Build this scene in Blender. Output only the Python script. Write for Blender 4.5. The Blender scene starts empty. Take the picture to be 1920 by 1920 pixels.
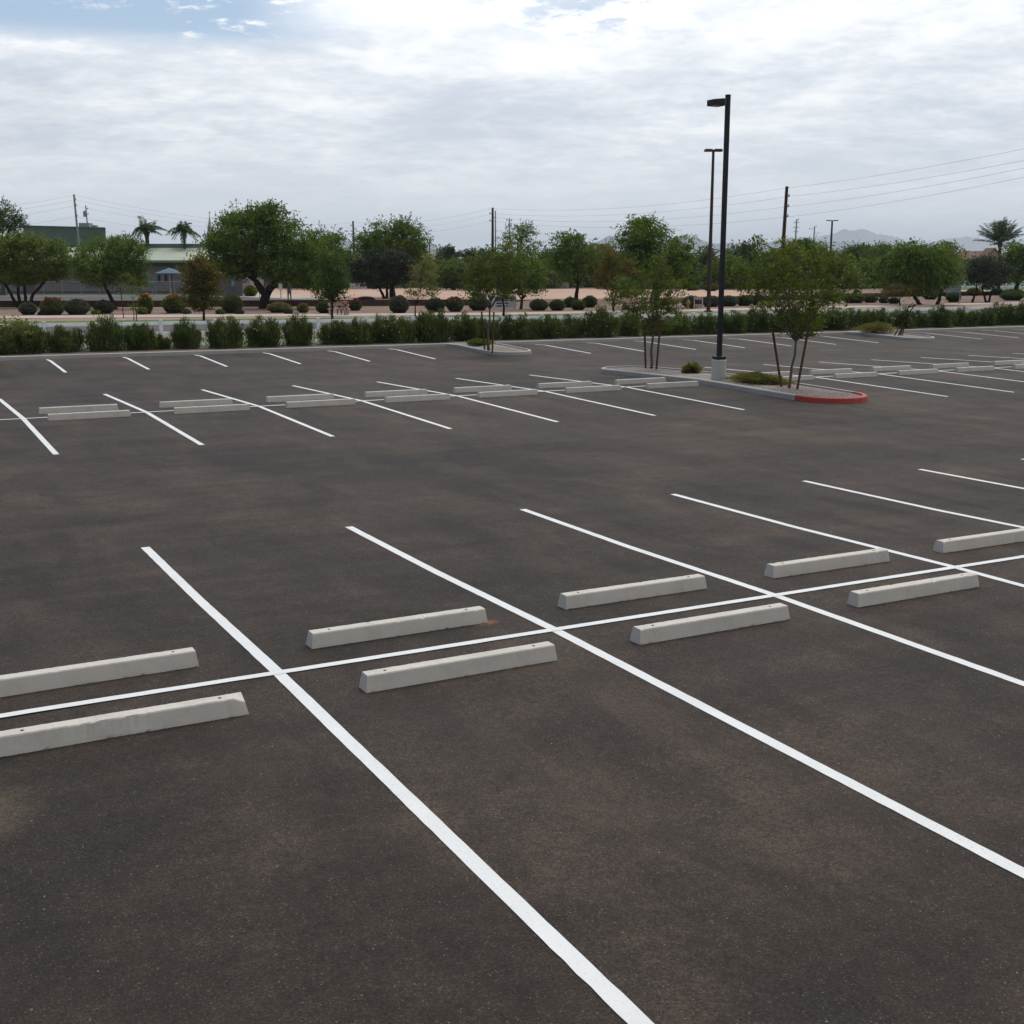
import bpy, math, random
import numpy as np
from mathutils import Matrix, Vector
rad = math.radians
SC = bpy.context.scene
COL = SC.collection
random.seed(7)

# ---------------------------------------------------------------- camera
CAM = np.array([-2.80189694, -9.38713365, 3.49305619])
FW = np.array([0.46307942, 0.8624269, -0.20439493])
RT = np.array([0.88083572, -0.47341816, -0.0019162])
UP = np.array([0.09841686, 0.179151, 0.97888663])
FPX = 2203.0233
cd = bpy.data.cameras.new('camera'); cam = bpy.data.objects.new('camera', cd); COL.objects.link(cam)
cd.sensor_width = 36; cd.lens = FPX / 1920 * 36; cd.clip_start = .1; cd.clip_end = 90000
cam.matrix_world = Matrix(((RT[0], UP[0], -FW[0], CAM[0]), (RT[1], UP[1], -FW[1], CAM[1]), (RT[2], UP[2], -FW[2], CAM[2]), (0, 0, 0, 1)))
SC.camera = cam
SC.cycles.volume_bounces = 2

# ---------------------------------------------------------------- exposure, world and sun
SC.view_settings.view_transform = 'Standard'; SC.view_settings.look = 'None'
SC.view_settings.exposure = 0.07; SC.view_settings.gamma = 1; SC.view_settings.use_curve_mapping = False
SUN_AZ = 34.0     # degrees from +Y towards +X
SUN_EL = 60.0
SUN_W = 1.5
sd = bpy.data.lights.new('sun', 'SUN'); sun = bpy.data.objects.new('sun', sd); COL.objects.link(sun)
sd.energy = SUN_W; sd.angle = rad(34); sd.color = (1.0, .94, .86)
sdir = Vector((math.sin(rad(SUN_AZ)) * math.cos(rad(SUN_EL)), math.cos(rad(SUN_AZ)) * math.cos(rad(SUN_EL)), math.sin(rad(SUN_EL))))
sun.rotation_euler = sdir.to_track_quat('Z', 'Y').to_euler()


class NT:
    """tiny helper around a node tree"""
    def __init__(s, tree):
        s.t = tree; s.t.nodes.clear()
    def n(s, typ, ins=None, **kw):
        nd = s.t.nodes.new(typ)
        for k, v in kw.items(): setattr(nd, k, v)
        for k, v in (ins or {}).items():
            sock = nd.inputs[k]
            if isinstance(v, bpy.types.NodeSocket): s.t.links.new(v, sock)
            else: sock.default_value = v
        return nd
    def math(s, op, a, b=0.0, c=0.0, clamp=False):
        nd = s.n('ShaderNodeMath', {0: a, 1: b, 2: c}, operation=op); nd.use_clamp = clamp
        return nd.outputs[0]
    def mix(s, f, a, b, blend='MIX'):
        nd = s.n('ShaderNodeMix', data_type='RGBA', blend_type=blend)
        for i, v in ((0, f), (6, a), (7, b)):
            if isinstance(v, bpy.types.NodeSocket): s.t.links.new(v, nd.inputs[i])
            else: nd.inputs[i].default_value = v
        return nd.outputs[2]
    def ramp(s, f, stops):
        nd = s.n('ShaderNodeValToRGB', {0: f}); cr = nd.color_ramp
        while len(cr.elements) < len(stops): cr.elements.new(.5)
        for e, (p, c) in zip(cr.elements, stops):
            e.position = p; e.color = c if len(c) == 4 else (*c, 1)
        return nd.outputs[0]
    def ss(s, x, a, b):
        nd = s.n('ShaderNodeMapRange', {0: x, 1: a, 2: b, 3: 0.0, 4: 1.0}, interpolation_type='SMOOTHSTEP')
        return nd.outputs[0]
    def noise(s, vec, scale, detail=4, rough=.55, dist=0.0, out=0):
        return s.n('ShaderNodeTexNoise', {'Vector': vec, 'Scale': scale, 'Detail': detail, 'Roughness': rough, 'Distortion': dist}).outputs[out]


W = bpy.data.worlds.new('World'); SC.world = W; W.use_nodes = True
w = NT(W.node_tree)
tc = w.n('ShaderNodeTexCoord').outputs['Generated']
sep = w.n('ShaderNodeSeparateXYZ', {0: tc})
az, el = rad(28.23), 0
# direction expressed along heading (hx sideways, hy ahead)
ca, sa = math.cos(az), math.sin(az)
hx = w.math('SUBTRACT', w.math('MULTIPLY', sep.outputs[0], ca), w.math('MULTIPLY', sep.outputs[1], sa))
hy = w.math('ADD', w.math('MULTIPLY', sep.outputs[0], sa), w.math('MULTIPLY', sep.outputs[1], ca))
zz = w.math('MAXIMUM', sep.outputs[2], 0.0)
den = w.math('ADD', zz, 0.16)
px = w.math('DIVIDE', hx, den); py = w.math('DIVIDE', hy, den)
cv = w.n('ShaderNodeCombineXYZ', {0: px, 1: w.math('MULTIPLY', py, 1.15), 2: 0.0}).outputs[0]
n1 = w.noise(cv, 1.35, 8, .55, .5)
n2 = w.noise(w.n('ShaderNodeVectorMath', {0: cv, 1: (13.1, 4.2, 3.0)}).outputs[0], 3.9, 9, .62, .25)
n3 = w.noise(w.n('ShaderNodeVectorMath', {0: cv, 1: (3.1, 24.2, 7.0)}).outputs[0], 11.0, 8, .66, .2)
br = w.math('ADD', w.math('ADD', w.math('MULTIPLY', n1, .42), w.math('MULTIPLY', n2, .36)), w.math('MULTIPLY', n3, .22))
# the cloud deck is thinner and brighter ahead and overhead, where the sun stands behind it
lift = w.math('ADD', w.math('MULTIPLY', w.ss(zz, .09, .21), .062), w.math('MULTIPLY', w.math('MULTIPLY', w.ss(w.math('ABSOLUTE', w.math('SUBTRACT', hx, .04)), .34, .05), w.ss(zz, .13, .2)), .048))
br2 = w.math('ADD', br, lift)
cloud = w.ramp(br2, [(.415, (.56, .61, .68)), (.475, (.645, .685, .74)), (.525, (.74, .765, .80)), (.575, (.84, .86, .885)), (.64, (.96, .96, .955))])
# flatter and paler towards the horizon
cloud = w.mix(w.math('MULTIPLY', w.ss(zz, .12, .0), .85), cloud, (.92, .925, .93, 1))
# the deck is bright round the veiled sun high ahead and heavy behind the camera
dt = w.n('ShaderNodeVectorMath', {0: tc, 1: tuple(sdir)}, operation='DOT_PRODUCT').outputs['Value']
mult = w.n('ShaderNodeFloatCurve') if False else w.ramp(w.math('MULTIPLY_ADD', dt, .5, .5), [(0.0, (.17,) * 3), (.42, (.20,) * 3), (.62, (.38,) * 3), (.76, (.56,) * 3), (.92, (.78,) * 3), (1.0, (1.0,) * 3)])
multv = w.math('MULTIPLY', mult, 2.0)
# blue openings
gap = w.math('MULTIPLY', w.ss(hx, -.10, -.22), w.ss(zz, .158, .180))
gn = w.math('ADD', w.math('MULTIPLY', n2, .55), w.math('MULTIPLY', n3, .45))
gapm = w.math('MULTIPLY', gap, w.ss(gn, .62, .52))
gap2 = w.math('MULTIPLY', w.math('MULTIPLY', w.ss(w.math('ABSOLUTE', w.math('SUBTRACT', hx, .06)), .12, .0), w.ss(w.math('ABSOLUTE', w.math('SUBTRACT', zz, .195)), .03, .0)), w.ss(gn, .55, .47))
gapm = w.math('MAXIMUM', gapm, w.math('MULTIPLY', gap2, .7))
sky = w.n('ShaderNodeTexSky', sky_type='NISHITA', sun_disc=False, sun_elevation=rad(SUN_EL), sun_rotation=rad(SUN_AZ), air_density=1.0, dust_density=1.0, ozone_density=1.5)
bg1 = w.n('ShaderNodeBackground', {0: sky.outputs[0], 1: 0.105})
bg2 = w.n('ShaderNodeBackground', {0: cloud, 1: multv})
mx = w.n('ShaderNodeMixShader', {0: w.math('SUBTRACT', 1.0, gapm), 1: bg1.outputs[0], 2: bg2.outputs[0]})
w.n('ShaderNodeOutputWorld', {0: mx.outputs[0]})

# ---------------------------------------------------------------- measuring helpers
def ray(x, y): return FW + RT * (x - 960) / FPX - UP * (y - 960) / FPX
HF = np.array([math.sin(az), math.cos(az), 0.0]); HR = np.array([math.cos(az), -math.sin(az), 0.0])
def onz(x, y, z=0.0):
    d = ray(x, y); return CAM + d * ((z - CAM[2]) / d[2])
def at(x, y, dist):
    """point seen in direction (x, y), at the given horizontal distance ahead"""
    d = ray(x, y); return CAM + d * (dist / (d @ HF))
def pxm(dist): return dist / FPX

VK = [-60, -20, 0, 2.82, 5.64, 14.01, 19.4, 25.19, 32.87, 36.7, 37.7, 38.2]
HK = [.05, .032, 0, -.0562, -.0757, -.0202, .0733, -.0302, -.006, .125, .106, .11]
def gz(u, v):
    h = np.interp(v, VK, HK); s = np.interp(v, [0, 19.4, 32.87], [-.0108, -.0054, -.005])
    return h + s * np.clip(np.asarray(u) - 8, -10, np.interp(v, [0, 19, 37], [6, 30, 48]))
KV = 37.7                                  # face of the kerb along the hedge
def zt(u, v):
    """landscape height beyond the kerb"""
    top = gz(u, 38.0) + .13
    fl = np.interp(u, [3, 35, 60], [.10, -.18, -.2])
    f = np.interp(v, [KV, 40.5, 43.4, 50, 54], [0, .1, 1, 1, 2])
    return np.where(f <= 1, top * (1 - f) + fl * f, fl * (2 - f) + (-.02) * (f - 1))

# ---------------------------------------------------------------- object helpers
def setp(o, label=None, cat=None, group=None, kind=None):
    if label: o['label'] = label
    if cat: o['category'] = cat
    if group: o['group'] = group
    if kind: o['kind'] = kind
    return o
def empty(name, loc, label=None, cat=None, group=None, rz=0.0):
    o = bpy.data.objects.new(name, None); COL.objects.link(o); o.location = loc; o.rotation_euler = (0, 0, rz); o.empty_display_size = .2
    return setp(o, label, cat, group)
def link(name, me, mat=None, parent=None, loc=None):
    o = bpy.data.objects.new(name, me); COL.objects.link(o)
    if mat is not None:
        for m in (mat if isinstance(mat, (list, tuple)) else [mat]): me.materials.append(m)
    if parent is not None: o.parent = parent
    if loc is not None: o.location = loc
    return o
class MB:
    def __init__(s): s.v = []; s.f = []; s.mi = []; s.m = 0
    def add(s, vs, fs):
        b = len(s.v); s.v += [tuple(map(float, p)) for p in vs]; s.f += [[b + i for i in f] for f in fs]; s.mi += [s.m] * len(fs); return s
    def box(s, c, size, rz=0.0, taper=1.0, taper_y=None, bev=0.0):
        hx_, hy_, hz_ = [q / 2 for q in size]; ty = taper if taper_y is None else taper_y
        c_, s_ = math.cos(rz), math.sin(rz); vs = []
        if bev > 0:
            b = bev
            prof = [(-hz_, 0, 1), (-hz_, 0, 1)]
            rings = []
            for z, ins, tp in ((-hz_, b, 0), (-hz_ + b, 0, 0), (hz_ - b, 0, 1), (hz_, b, 1)):
                fx = (hx_ * (taper if tp else 1)) - ins; fy = (hy_ * (ty if tp else 1)) - ins
                bb = min(b * .7, fx * .5, fy * .5)
                rings.append([(fx, -fy + bb, z), (fx, fy - bb, z), (fx - bb, fy, z), (-fx + bb, fy, z), (-fx, fy - bb, z), (-fx, -fy + bb, z), (-fx + bb, -fy, z), (fx - bb, -fy, z)])
            for r in rings:
                for x, y, z in r: vs.append((c[0] + x * c_ - y * s_, c[1] + x * s_ + y * c_, c[2] + z))
            fs = [[i * 8 + k, i * 8 + (k + 1) % 8, i * 8 + 8 + (k + 1) % 8, i * 8 + 8 + k] for i in range(3) for k in range(8)]
            fs += [list(range(7, -1, -1)), list(range(24, 32))]
            return s.add(vs, fs)
        for z, t1, t2 in ((-hz_, 1, 1), (hz_, taper, ty)):
            for x, y in ((-hx_, -hy_), (hx_, -hy_), (hx_, hy_), (-hx_, hy_)):
                x *= t1; y *= t2; vs.append((c[0] + x * c_ - y * s_, c[1] + x * s_ + y * c_, c[2] + z))
        return s.add(vs, [[0, 3, 2, 1], [4, 5, 6, 7], [0, 1, 5, 4], [1, 2, 6, 5], [2, 3, 7, 6], [3, 0, 4, 7]])
    def tube(s, pts, rs, n=7, cap=True):
        pts = [np.array(p, float) for p in pts]
        if not hasattr(rs, '__len__'): rs = [rs] * len(pts)
        vs = []; prev = None
        for i, p in enumerate(pts):
            d = pts[min(i + 1, len(pts) - 1)] - pts[max(i - 1, 0)]; d = d / (np.linalg.norm(d) + 1e-9)
            a = np.cross(d, (0, 0, 1.0)) if prev is None else prev - d * (prev @ d)
            if np.linalg.norm(a) < 1e-3: a = np.cross(d, (0, 1.0, 0))
            a = a / np.linalg.norm(a); prev = a; b = np.cross(d, a)
            for k in range(n):
                t = 2 * math.pi * k / n; vs.append(p + rs[i] * (a * math.cos(t) + b * math.sin(t)))
        fs = [[i * n + k, i * n + (k + 1) % n, (i + 1) * n + (k + 1) % n, (i + 1) * n + k] for i in range(len(pts) - 1) for k in range(n)]
        if cap: fs += [list(range(n - 1, -1, -1)), list(range((len(pts) - 1) * n, len(pts) * n))]
        return s.add(vs, fs)
    def lathe(s, c, prof, n=16):
        vs = [(c[0] + r * math.cos(2 * math.pi * k / n), c[1] + r * math.sin(2 * math.pi * k / n), c[2] + z) for r, z in prof for k in range(n)]
        m = len(prof)
        fs = [[i * n + k, i * n + (k + 1) % n, (i + 1) * n + (k + 1) % n, (i + 1) * n + k] for i in range(m - 1) for k in range(n)]
        fs += [list(range(n - 1, -1, -1)), list(range((m - 1) * n, m * n))]
        return s.add(vs, fs)
    def poly(s, pts): return s.add(pts, [list(range(len(pts)))])
    def mesh(s, name='m'):
        me = bpy.data.meshes.new(name); me.from_pydata(s.v, [], s.f); me.update()
        if any(s.mi): me.polygons.foreach_set('material_index', s.mi)
        return me
    def build(s, name, mat=None, parent=None, loc=None, smooth=False):
        me = s.mesh(name)
        if smooth: me.polygons.foreach_set('use_smooth', [True] * len(me.polygons))
        return link(name, me, mat, parent, loc)

# ---------------------------------------------------------------- materials
def newmat(name):
    m = bpy.data.materials.new(name); m.use_nodes = True; return m, NT(m.node_tree)
def fin(t, col, rough=.8, spec=.3, bump=None, bstr=.3, bdist=.02, metal=0.0, **kw):
    ins = {'Base Color': col, 'Roughness': rough, 'Specular IOR Level': spec, 'Metallic': metal}; ins.update(kw)
    if bump is not None:
        ins['Normal'] = t.n('ShaderNodeBump', {'Height': bump, 'Strength': bstr, 'Distance': bdist}).outputs[0]
    p = t.n('ShaderNodeBsdfPrincipled', ins); t.n('ShaderNodeOutputMaterial', {0: p.outputs[0]}); return p
def simple(name, c, rough=.75, spec=.3, var=.12, scale=6.0, metal=0.0, dirt=None, bump=.0):
    m, t = newmat(name); P = t.n('ShaderNodeTexCoord').outputs['Object']
    n = t.noise(P, scale, 5, .6)
    lo = tuple(q * (1 - var) for q in c); hi = tuple(min(1, q * (1 + var)) for q in c)
    col = t.ramp(n, [(.3, lo), (.7, hi)])
    if dirt: col = t.mix(t.ss(t.noise(P, scale * .35, 6, .7), .5, .75), col, (*dirt, 1))
    fin(t, col, rough, spec, n if bump else None, bump or .1, .01, metal); return m

def asphalt():
    m, t = newmat('asphalt'); P = t.n('ShaderNodeTexCoord').outputs['Object']
    sx = t.n('ShaderNodeMapping', {0: P, 'Scale': (1.0, .42, 1)}).outputs[0]
    big = t.noise(P, .16, 5, .6, .3); mid = t.noise(sx, .75, 6, .62, .6); sm = t.noise(P, 3.2, 5, .65)
    f = t.math('ADD', t.math('ADD', t.math('MULTIPLY', big, .40), t.math('MULTIPLY', mid, .42)), t.math('MULTIPLY', sm, .18))
    col = t.ramp(f, [(.40, (.0185, .0148, .0122)), (.465, (.0300, .0230, .0185)), (.52, (.0420, .0315, .0250)), (.59, (.062, .046, .036))])
    # purple-grey tint patches
    col = t.mix(t.math('MULTIPLY', t.ss(t.noise(P, .33, 4, .5), .5, .68), .5), col, (.0235, .0205, .0195, 1))
    # dust that gathers in loose patches near the wheel stops
    sp = t.n('ShaderNodeSeparateXYZ', {0: P})
    def band(v0, w_): return t.ss(t.math('ABSOLUTE', t.math('SUBTRACT', sp.outputs[1], v0)), w_, 0.0)
    dust = t.math('MULTIPLY', t.math('MAXIMUM', band(-.1, 2.1), t.math('MULTIPLY', band(19.7, 2.0), .8)), t.ss(t.noise(sx, 1.3, 6, .65, .5), .42, .70))
    col = t.mix(t.math('MULTIPLY', dust, .6), col, (.058, .044, .031, 1))
    # dark oil and tyre patches inside the bays
    bx = t.math('ABSOLUTE', t.math('SUBTRACT', t.math('FRACT', t.math('DIVIDE', sp.outputs[0], 2.743)), .5))
    tyre = t.math('MULTIPLY', t.ss(t.math('ABSOLUTE', t.math('SUBTRACT', bx, .22)), .16, .0), t.ss(t.noise(sx, .9, 5, .6, .4), .47, .66))
    tyre = t.math('MULTIPLY', tyre, t.math('MAXIMUM', band(2.6, 3.2), t.math('MAXIMUM', band(-3.0, 3.0), band(19.5, 5.5))))
    col = t.mix(t.math('MULTIPLY', tyre, .70), col, (.0085, .0080, .0077, 1))
    # soft sandy patch and rust stain
    def spot(x, y, rx, ry):
        v = t.n('ShaderNodeVectorMath', {0: P, 1: (x, y, 0)}, operation='SUBTRACT').outputs[0]
        v = t.n('ShaderNodeVectorMath', {0: v, 1: (1 / rx, 1 / ry, 0)}, operation='MULTIPLY').outputs[0]
        l = t.n('ShaderNodeVectorMath', {0: v}, operation='LENGTH').outputs['Value']
        return t.ss(t.math('ADD', l, t.math('MULTIPLY', t.math('SUBTRACT', t.noise(P, 6, 4, .6), .5), .9)), 1.0, .35)
    col = t.mix(t.math('MULTIPLY', spot(-2.45, -1.75, .34, .55), .6), col, (.085, .068, .046, 1))
    col = t.mix(t.math('MULTIPLY', spot(2.22, .55, .17, .13), .8), col, (.17, .085, .045, 1))
    # fine aggregate
    v1 = t.n('ShaderNodeTexVoronoi', {'Vector': P, 'Scale': 70.0, 'Randomness': 1.0})
    wn = t.n('ShaderNodeTexWhiteNoise', {0: v1.outputs['Color']}, noise_dimensions='3D').outputs[0]
    stone = t.math('MULTIPLY', t.ss(v1.outputs['Distance'], .42, .12), t.ss(wn, .70, .97))
    col = t.mix(t.math('MULTIPLY', stone, .75), col, (.155, .138, .120, 1))
    v2 = t.n('ShaderNodeTexVoronoi', {'Vector': P, 'Scale': 22.0, 'Randomness': 1.0})
    wn2 = t.n('ShaderNodeTexWhiteNoise', {0: v2.outputs['Color']}, noise_dimensions='3D').outputs[0]
    st2 = t.math('MULTIPLY', t.ss(v2.outputs['Distance'], .16, .06), t.ss(wn2, .84, .95))
    col = t.mix(t.math('MULTIPLY', st2, .8), col, (.26, .24, .21, 1))
    fine = t.noise(P, 140, 3, .7)
    gr = t.noise(P, 62, 4, .75); gr2 = t.noise(P, 17, 4, .7)
    lane = t.noise(t.n('ShaderNodeMapping', {0: P, 'Scale': (.05, 1.1, 1)}).outputs[0], 1.0, 5, .6)
    col = t.mix(.8, col, t.ramp(gr, [(.34, (.35, .35, .35)), (.5, (.95, .95, .95)), (.66, (1.85, 1.78, 1.7))]), 'MULTIPLY')
    col = t.mix(.5, col, t.ramp(gr2, [(.34, (.55, .55, .56)), (.66, (1.5, 1.46, 1.42))]), 'MULTIPLY')
    col = t.mix(.55, col, t.ramp(lane, [(.36, (.62, .62, .63)), (.5, (1.0, 1.0, 1.0)), (.66, (1.42, 1.38, 1.34))]), 'MULTIPLY')
    col = t.mix(.35, col, t.mix(fine, (.28, .28, .28, 1), (1.75, 1.7, 1.65, 1)), 'MULTIPLY')
    hgt = t.math('ADD', t.math('MULTIPLY', fine, .5), t.math('MULTIPLY', gr, .9))
    fin(t, col, .82, .24, hgt, 1.0, .010); return m
M_ASPH = asphalt()

def paint(name, c, wear):
    m, t = newmat(name); P = t.n('ShaderNodeTexCoord').outputs['Object']
    n = t.noise(P, 2.3, 5, .6); f = t.noise(P, 60, 4, .7)
    col = t.ramp(n, [(.3, tuple(q * .90 for q in c)), (.7, c)])
    hole = t.math('MULTIPLY', t.ss(f, .64 - wear, .71 - wear), t.ss(t.noise(P, 1.1, 4, .6), .38, .58))
    hole2 = t.ss(t.noise(P, 26, 4, .7), .70, .74)
    col = t.mix(t.math('MULTIPLY', hole, .6), col, (.12, .11, .10, 1))
    col = t.mix(t.math('MULTIPLY', hole2, .45), col, (.25, .24, .22, 1))
    sp_ = t.ss(t.noise(P, 60, 4, .8), .56, .68); big_ = t.ss(t.noise(P, .8, 3, .6), .35, .6)
    col = t.mix(t.math('MULTIPLY', t.math('MULTIPLY', sp_, t.math('MULTIPLY_ADD', big_, .7, .3)), .8), col, (.30, .29, .27, 1))
    fin(t, col, .62, .35, f, .35, .004); return m
M_PAINT = paint('line_paint', (.69, .70, .69), 0.0)
M_RED = paint('red_paint', (.40, .050, .036), .06)

def concrete(name, c, scale=1.0, dark=.55, spec=.25):
    m, t = newmat(name); P = t.n('ShaderNodeTexCoord').outputs['Object']
    inf = t.n('ShaderNodeObjectInfo').outputs['Random']
    P2 = t.n('ShaderNodeVectorMath', {0: P, 1: t.n('ShaderNodeCombineXYZ', {0: t.math('MULTIPLY', inf, 37), 1: t.math('MULTIPLY', inf, 91), 2: 0.0}).outputs[0]}).outputs[0]
    n = t.noise(P2, 4 * scale, 7, .68); f = t.noise(P2, 70, 4, .6)
    col = t.ramp(n, [(.28, tuple(q * .86 for q in c)), (.5, c), (.74, tuple(min(1, q * 1.07) for q in c))])
    streak = t.noise(t.n('ShaderNodeMapping', {0: P2, 'Scale': (9, 9, .8)}).outputs[0], 1.5, 5, .65)
    col = t.mix(t.math('MULTIPLY', t.ss(streak, .55, .75), .18), col, tuple(q * dark for q in c) + (1,))
    pits = t.ss(t.noise(P2, 38, 3, .6), .70, .75)
    col = t.mix(t.math('MULTIPLY', pits, .6), col, tuple(q * .35 for q in c) + (1,))
    col = t.mix(.25, col, t.mix(f, (.5, .5, .5, 1), (1.5, 1.5, 1.5, 1)), 'MULTIPLY')
    fin(t, col, .86, spec, t.math('ADD', t.math('MULTIPLY', f, .4), n), .25, .01); return m
M_STOP = concrete('stop_concrete', (.535, .495, .445))
M_KERB = concrete('kerb_concrete', (.36, .345, .325), .6)
M_PILLAR = concrete('pillar_concrete', (.50, .48, .455), .8)
M_WALK = concrete('walk_concrete', (.41, .345, .29), .3)
M_DARKHOLE = simple('hole_dark', (.02, .018, .016), .9, .1)

def granular(name, cols, scale, big=.25, stones=None, bstr=.5, bd=.02):
    m, t = newmat(name); P = t.n('ShaderNodeTexCoord').outputs['Object']
    a = t.noise(P, big, 5, .6); b = t.noise(P, scale, 5, .7)
    f = t.math('ADD', t.math('MULTIPLY', a, .5), t.math('MULTIPLY', b, .5))
    k = len(cols); col = t.ramp(f, [(.36 + .28 * i / (k - 1), c) for i, c in enumerate(cols)])
    if stones:
        v = t.n('ShaderNodeTexVoronoi', {'Vector': P, 'Scale': stones[0]})
        g = t.n('ShaderNodeTexWhiteNoise', {0: v.outputs['Color']}, noise_dimensions='3D').outputs[0]
        col = t.mix(t.math('MULTIPLY', t.ss(v.outputs['Distance'], .6, .2), .6), col, t.ramp(g, [(0, stones[1]), (1, stones[2])]))
    fin(t, col, .92, .15, b, bstr, bd); return m
M_GROUND = granular('bare_ground', [(.14, .10, .07), (.20, .145, .10), (.26, .19, .14)], 1.2)
M_BED = granular('bed_gravel', [(.13, .085, .063), (.18, .12, .09), (.23, .16, .125)], 5, .3, (14., (.14, .08, .06), (.36, .26, .2)))
M_TAN = granular('tan_gravel', [(.23, .15, .11), (.29, .20, .15), (.34, .25, .19)], 6, .2)
M_FIELD = granular('dirt_field', [(.37, .245, .175), (.42, .285, .21), (.47, .33, .25)], 1.5, .06)
M_PLANT = granular('strip_gravel', [(.065, .05, .04), (.11, .085, .07), (.17, .13, .11)], 6, .5, (25., (.05, .04, .035), (.28, .22, .19)))
M_ISL = granular('island_gravel', [(.13, .11, .095), (.22, .185, .16), (.34, .295, .26)], 14, .8, (20., (.07, .055, .047), (.62, .55, .49)), 1.0, .04)
M_GRASS = granular('mown_grass', [(.055, .095, .022), (.085, .14, .035), (.12, .17, .05)], 14, .25)
M_LAWN = granular('far_lawn', [(.045, .09, .03), (.06, .12, .04), (.08, .14, .05)], 3, .1)
M_ROAD = granular('street_asphalt', [(.075, .067, .063), (.095, .085, .08), (.12, .108, .10)], 8, .2)
M_WALL = granular('maroon_block', [(.060, .033, .032), (.075, .043, .042), (.090, .055, .052)], 2.5, .4)
M_MOUNT = granular('mountain_rock', [(.05, .05, .045), (.08, .075, .065), (.11, .10, .085)], .012, .002)
M_BLACK = simple('black_metal', (.010, .010, .013), .55, .35, .15, 3)
M_BROWNPOLE = simple('brown_metal', (.045, .030, .024), .6, .3, .15, 3)
M_LENS = simple('lamp_glass', (.20, .20, .20), .2, .5)
M_WOODPOLE = simple('utility_wood', (.055, .032, .022), .85, .15, .3, 5)
M_GREYPOLE = simple('galvanised', (.25, .25, .26), .5, .4, .1, 4)
M_WIRE = simple('wire', (.12, .125, .13), .6, .3)
def vinyl():
    m, t = newmat('white_vinyl')
    d = t.n('ShaderNodeBsdfPrincipled', {'Base Color': (.82, .84, .85, 1), 'Roughness': .45}); tr = t.n('ShaderNodeBsdfTranslucent', {0: (.86, .88, .9, 1)})
    t.n('ShaderNodeOutputMaterial', {0: t.n('ShaderNodeMixShader', {0: .42, 1: d.outputs[0], 2: tr.outputs[0]}).outputs[0]}); return m
M_WHITE = vinyl()
M_STAKE = simple('rusty_stake', (.10, .050, .030), .85, .15, .3, 9)
M_BARK = simple('bark_dark', (.030, .022, .017), .95, .1, .35, 8, bump=.5)
M_BARKG = simple('bark_grey', (.13, .105, .085), .95, .1, .35, 14, bump=.5)
M_PALMB = simple('palm_bark', (.07, .045, .03), .95, .1, .35, 8, bump=.5)
M_HYD = simple('hydrant_yellow', (.42, .27, .07), .6, .3, .15, 6)

def leafmat(name, c1, c2, c3=None, trans=.33):
    m, t = newmat(name); g = t.n('ShaderNodeNewGeometry')
    r = g.outputs['Random Per Island']; P = t.n('ShaderNodeTexCoord').outputs['Object']
    n = t.noise(P, 1.3, 4, .6)
    f = t.math('ADD', t.math('MULTIPLY', r, .5), t.math('MULTIPLY', t.ss(n, .3, .7), .5))
    st = [(.15, c1), (.72, c2)] + ([(.9, c3)] if c3 else [])
    col = t.ramp(f, st)
    d = t.n('ShaderNodeBsdfPrincipled', {'Base Color': col, 'Roughness': .62, 'Specular IOR Level': .18})
    tr = t.n('ShaderNodeBsdfTranslucent', {0: t.mix(1.0, col, (1.25, 1.35, .7, 1), 'MULTIPLY')})
    mx_ = t.n('ShaderNodeMixShader', {0: trans, 1: d.outputs[0], 2: tr.outputs[0]})
    t.n('ShaderNodeOutputMaterial', {0: mx_.outputs[0]}); return m
L_BRIGHT = leafmat('leaf_bright', (.058, .092, .012), (.155, .195, .032), (.25, .27, .06))
L_GREEN = leafmat('leaf_green', (0.046, 0.084, 0.013), (0.125, 0.182, 0.028), (0.218, 0.256, 0.054))
L_DARK = leafmat('leaf_dark', (0.031, 0.054, 0.013), (0.077, 0.115, 0.026), (0.128, 0.160, 0.045))
L_OLIVE = leafmat('leaf_olive', (.022, .030, .018), (.052, .064, .038), (.085, .098, .066), .12)
L_RED = leafmat('leaf_reddish', (0.064, 0.054, 0.013), (0.143, 0.113, 0.026), (0.256, 0.128, 0.045))
L_FEATH = leafmat('leaf_feathery', (.052, .085, .014), (.135, .17, .034), (.22, .235, .07))
L_YELLOW = leafmat('leaf_yellow', (.09, .11, .022), (.19, .20, .045), (.30, .27, .09))
L_OLEAN = leafmat('leaf_oleander', (.030, .050, .014), (.105, .135, .040), (.21, .23, .085))
L_SAGE = leafmat('leaf_sage', (.045, .062, .040), (.085, .11, .070), (.12, .14, .10), .1)
L_SCRUB = leafmat('leaf_scrub', (0.096, 0.090, 0.031), (0.198, 0.179, 0.061), (0.307, 0.243, 0.102))
L_PALM = leafmat('leaf_palm', (.035, .060, .035), (.075, .11, .06), (.13, .16, .10))
P_WHITE = simple('petal_white', (.75, .76, .66), .7)
P_PINK = simple('petal_pink', (.45, .22, .20), .7)
P_REDF = simple('petal_red', (.30, .012, .040), .7)
P_ORANGE = simple('petal_orange', (.42, .10, .03), .7)

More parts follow.
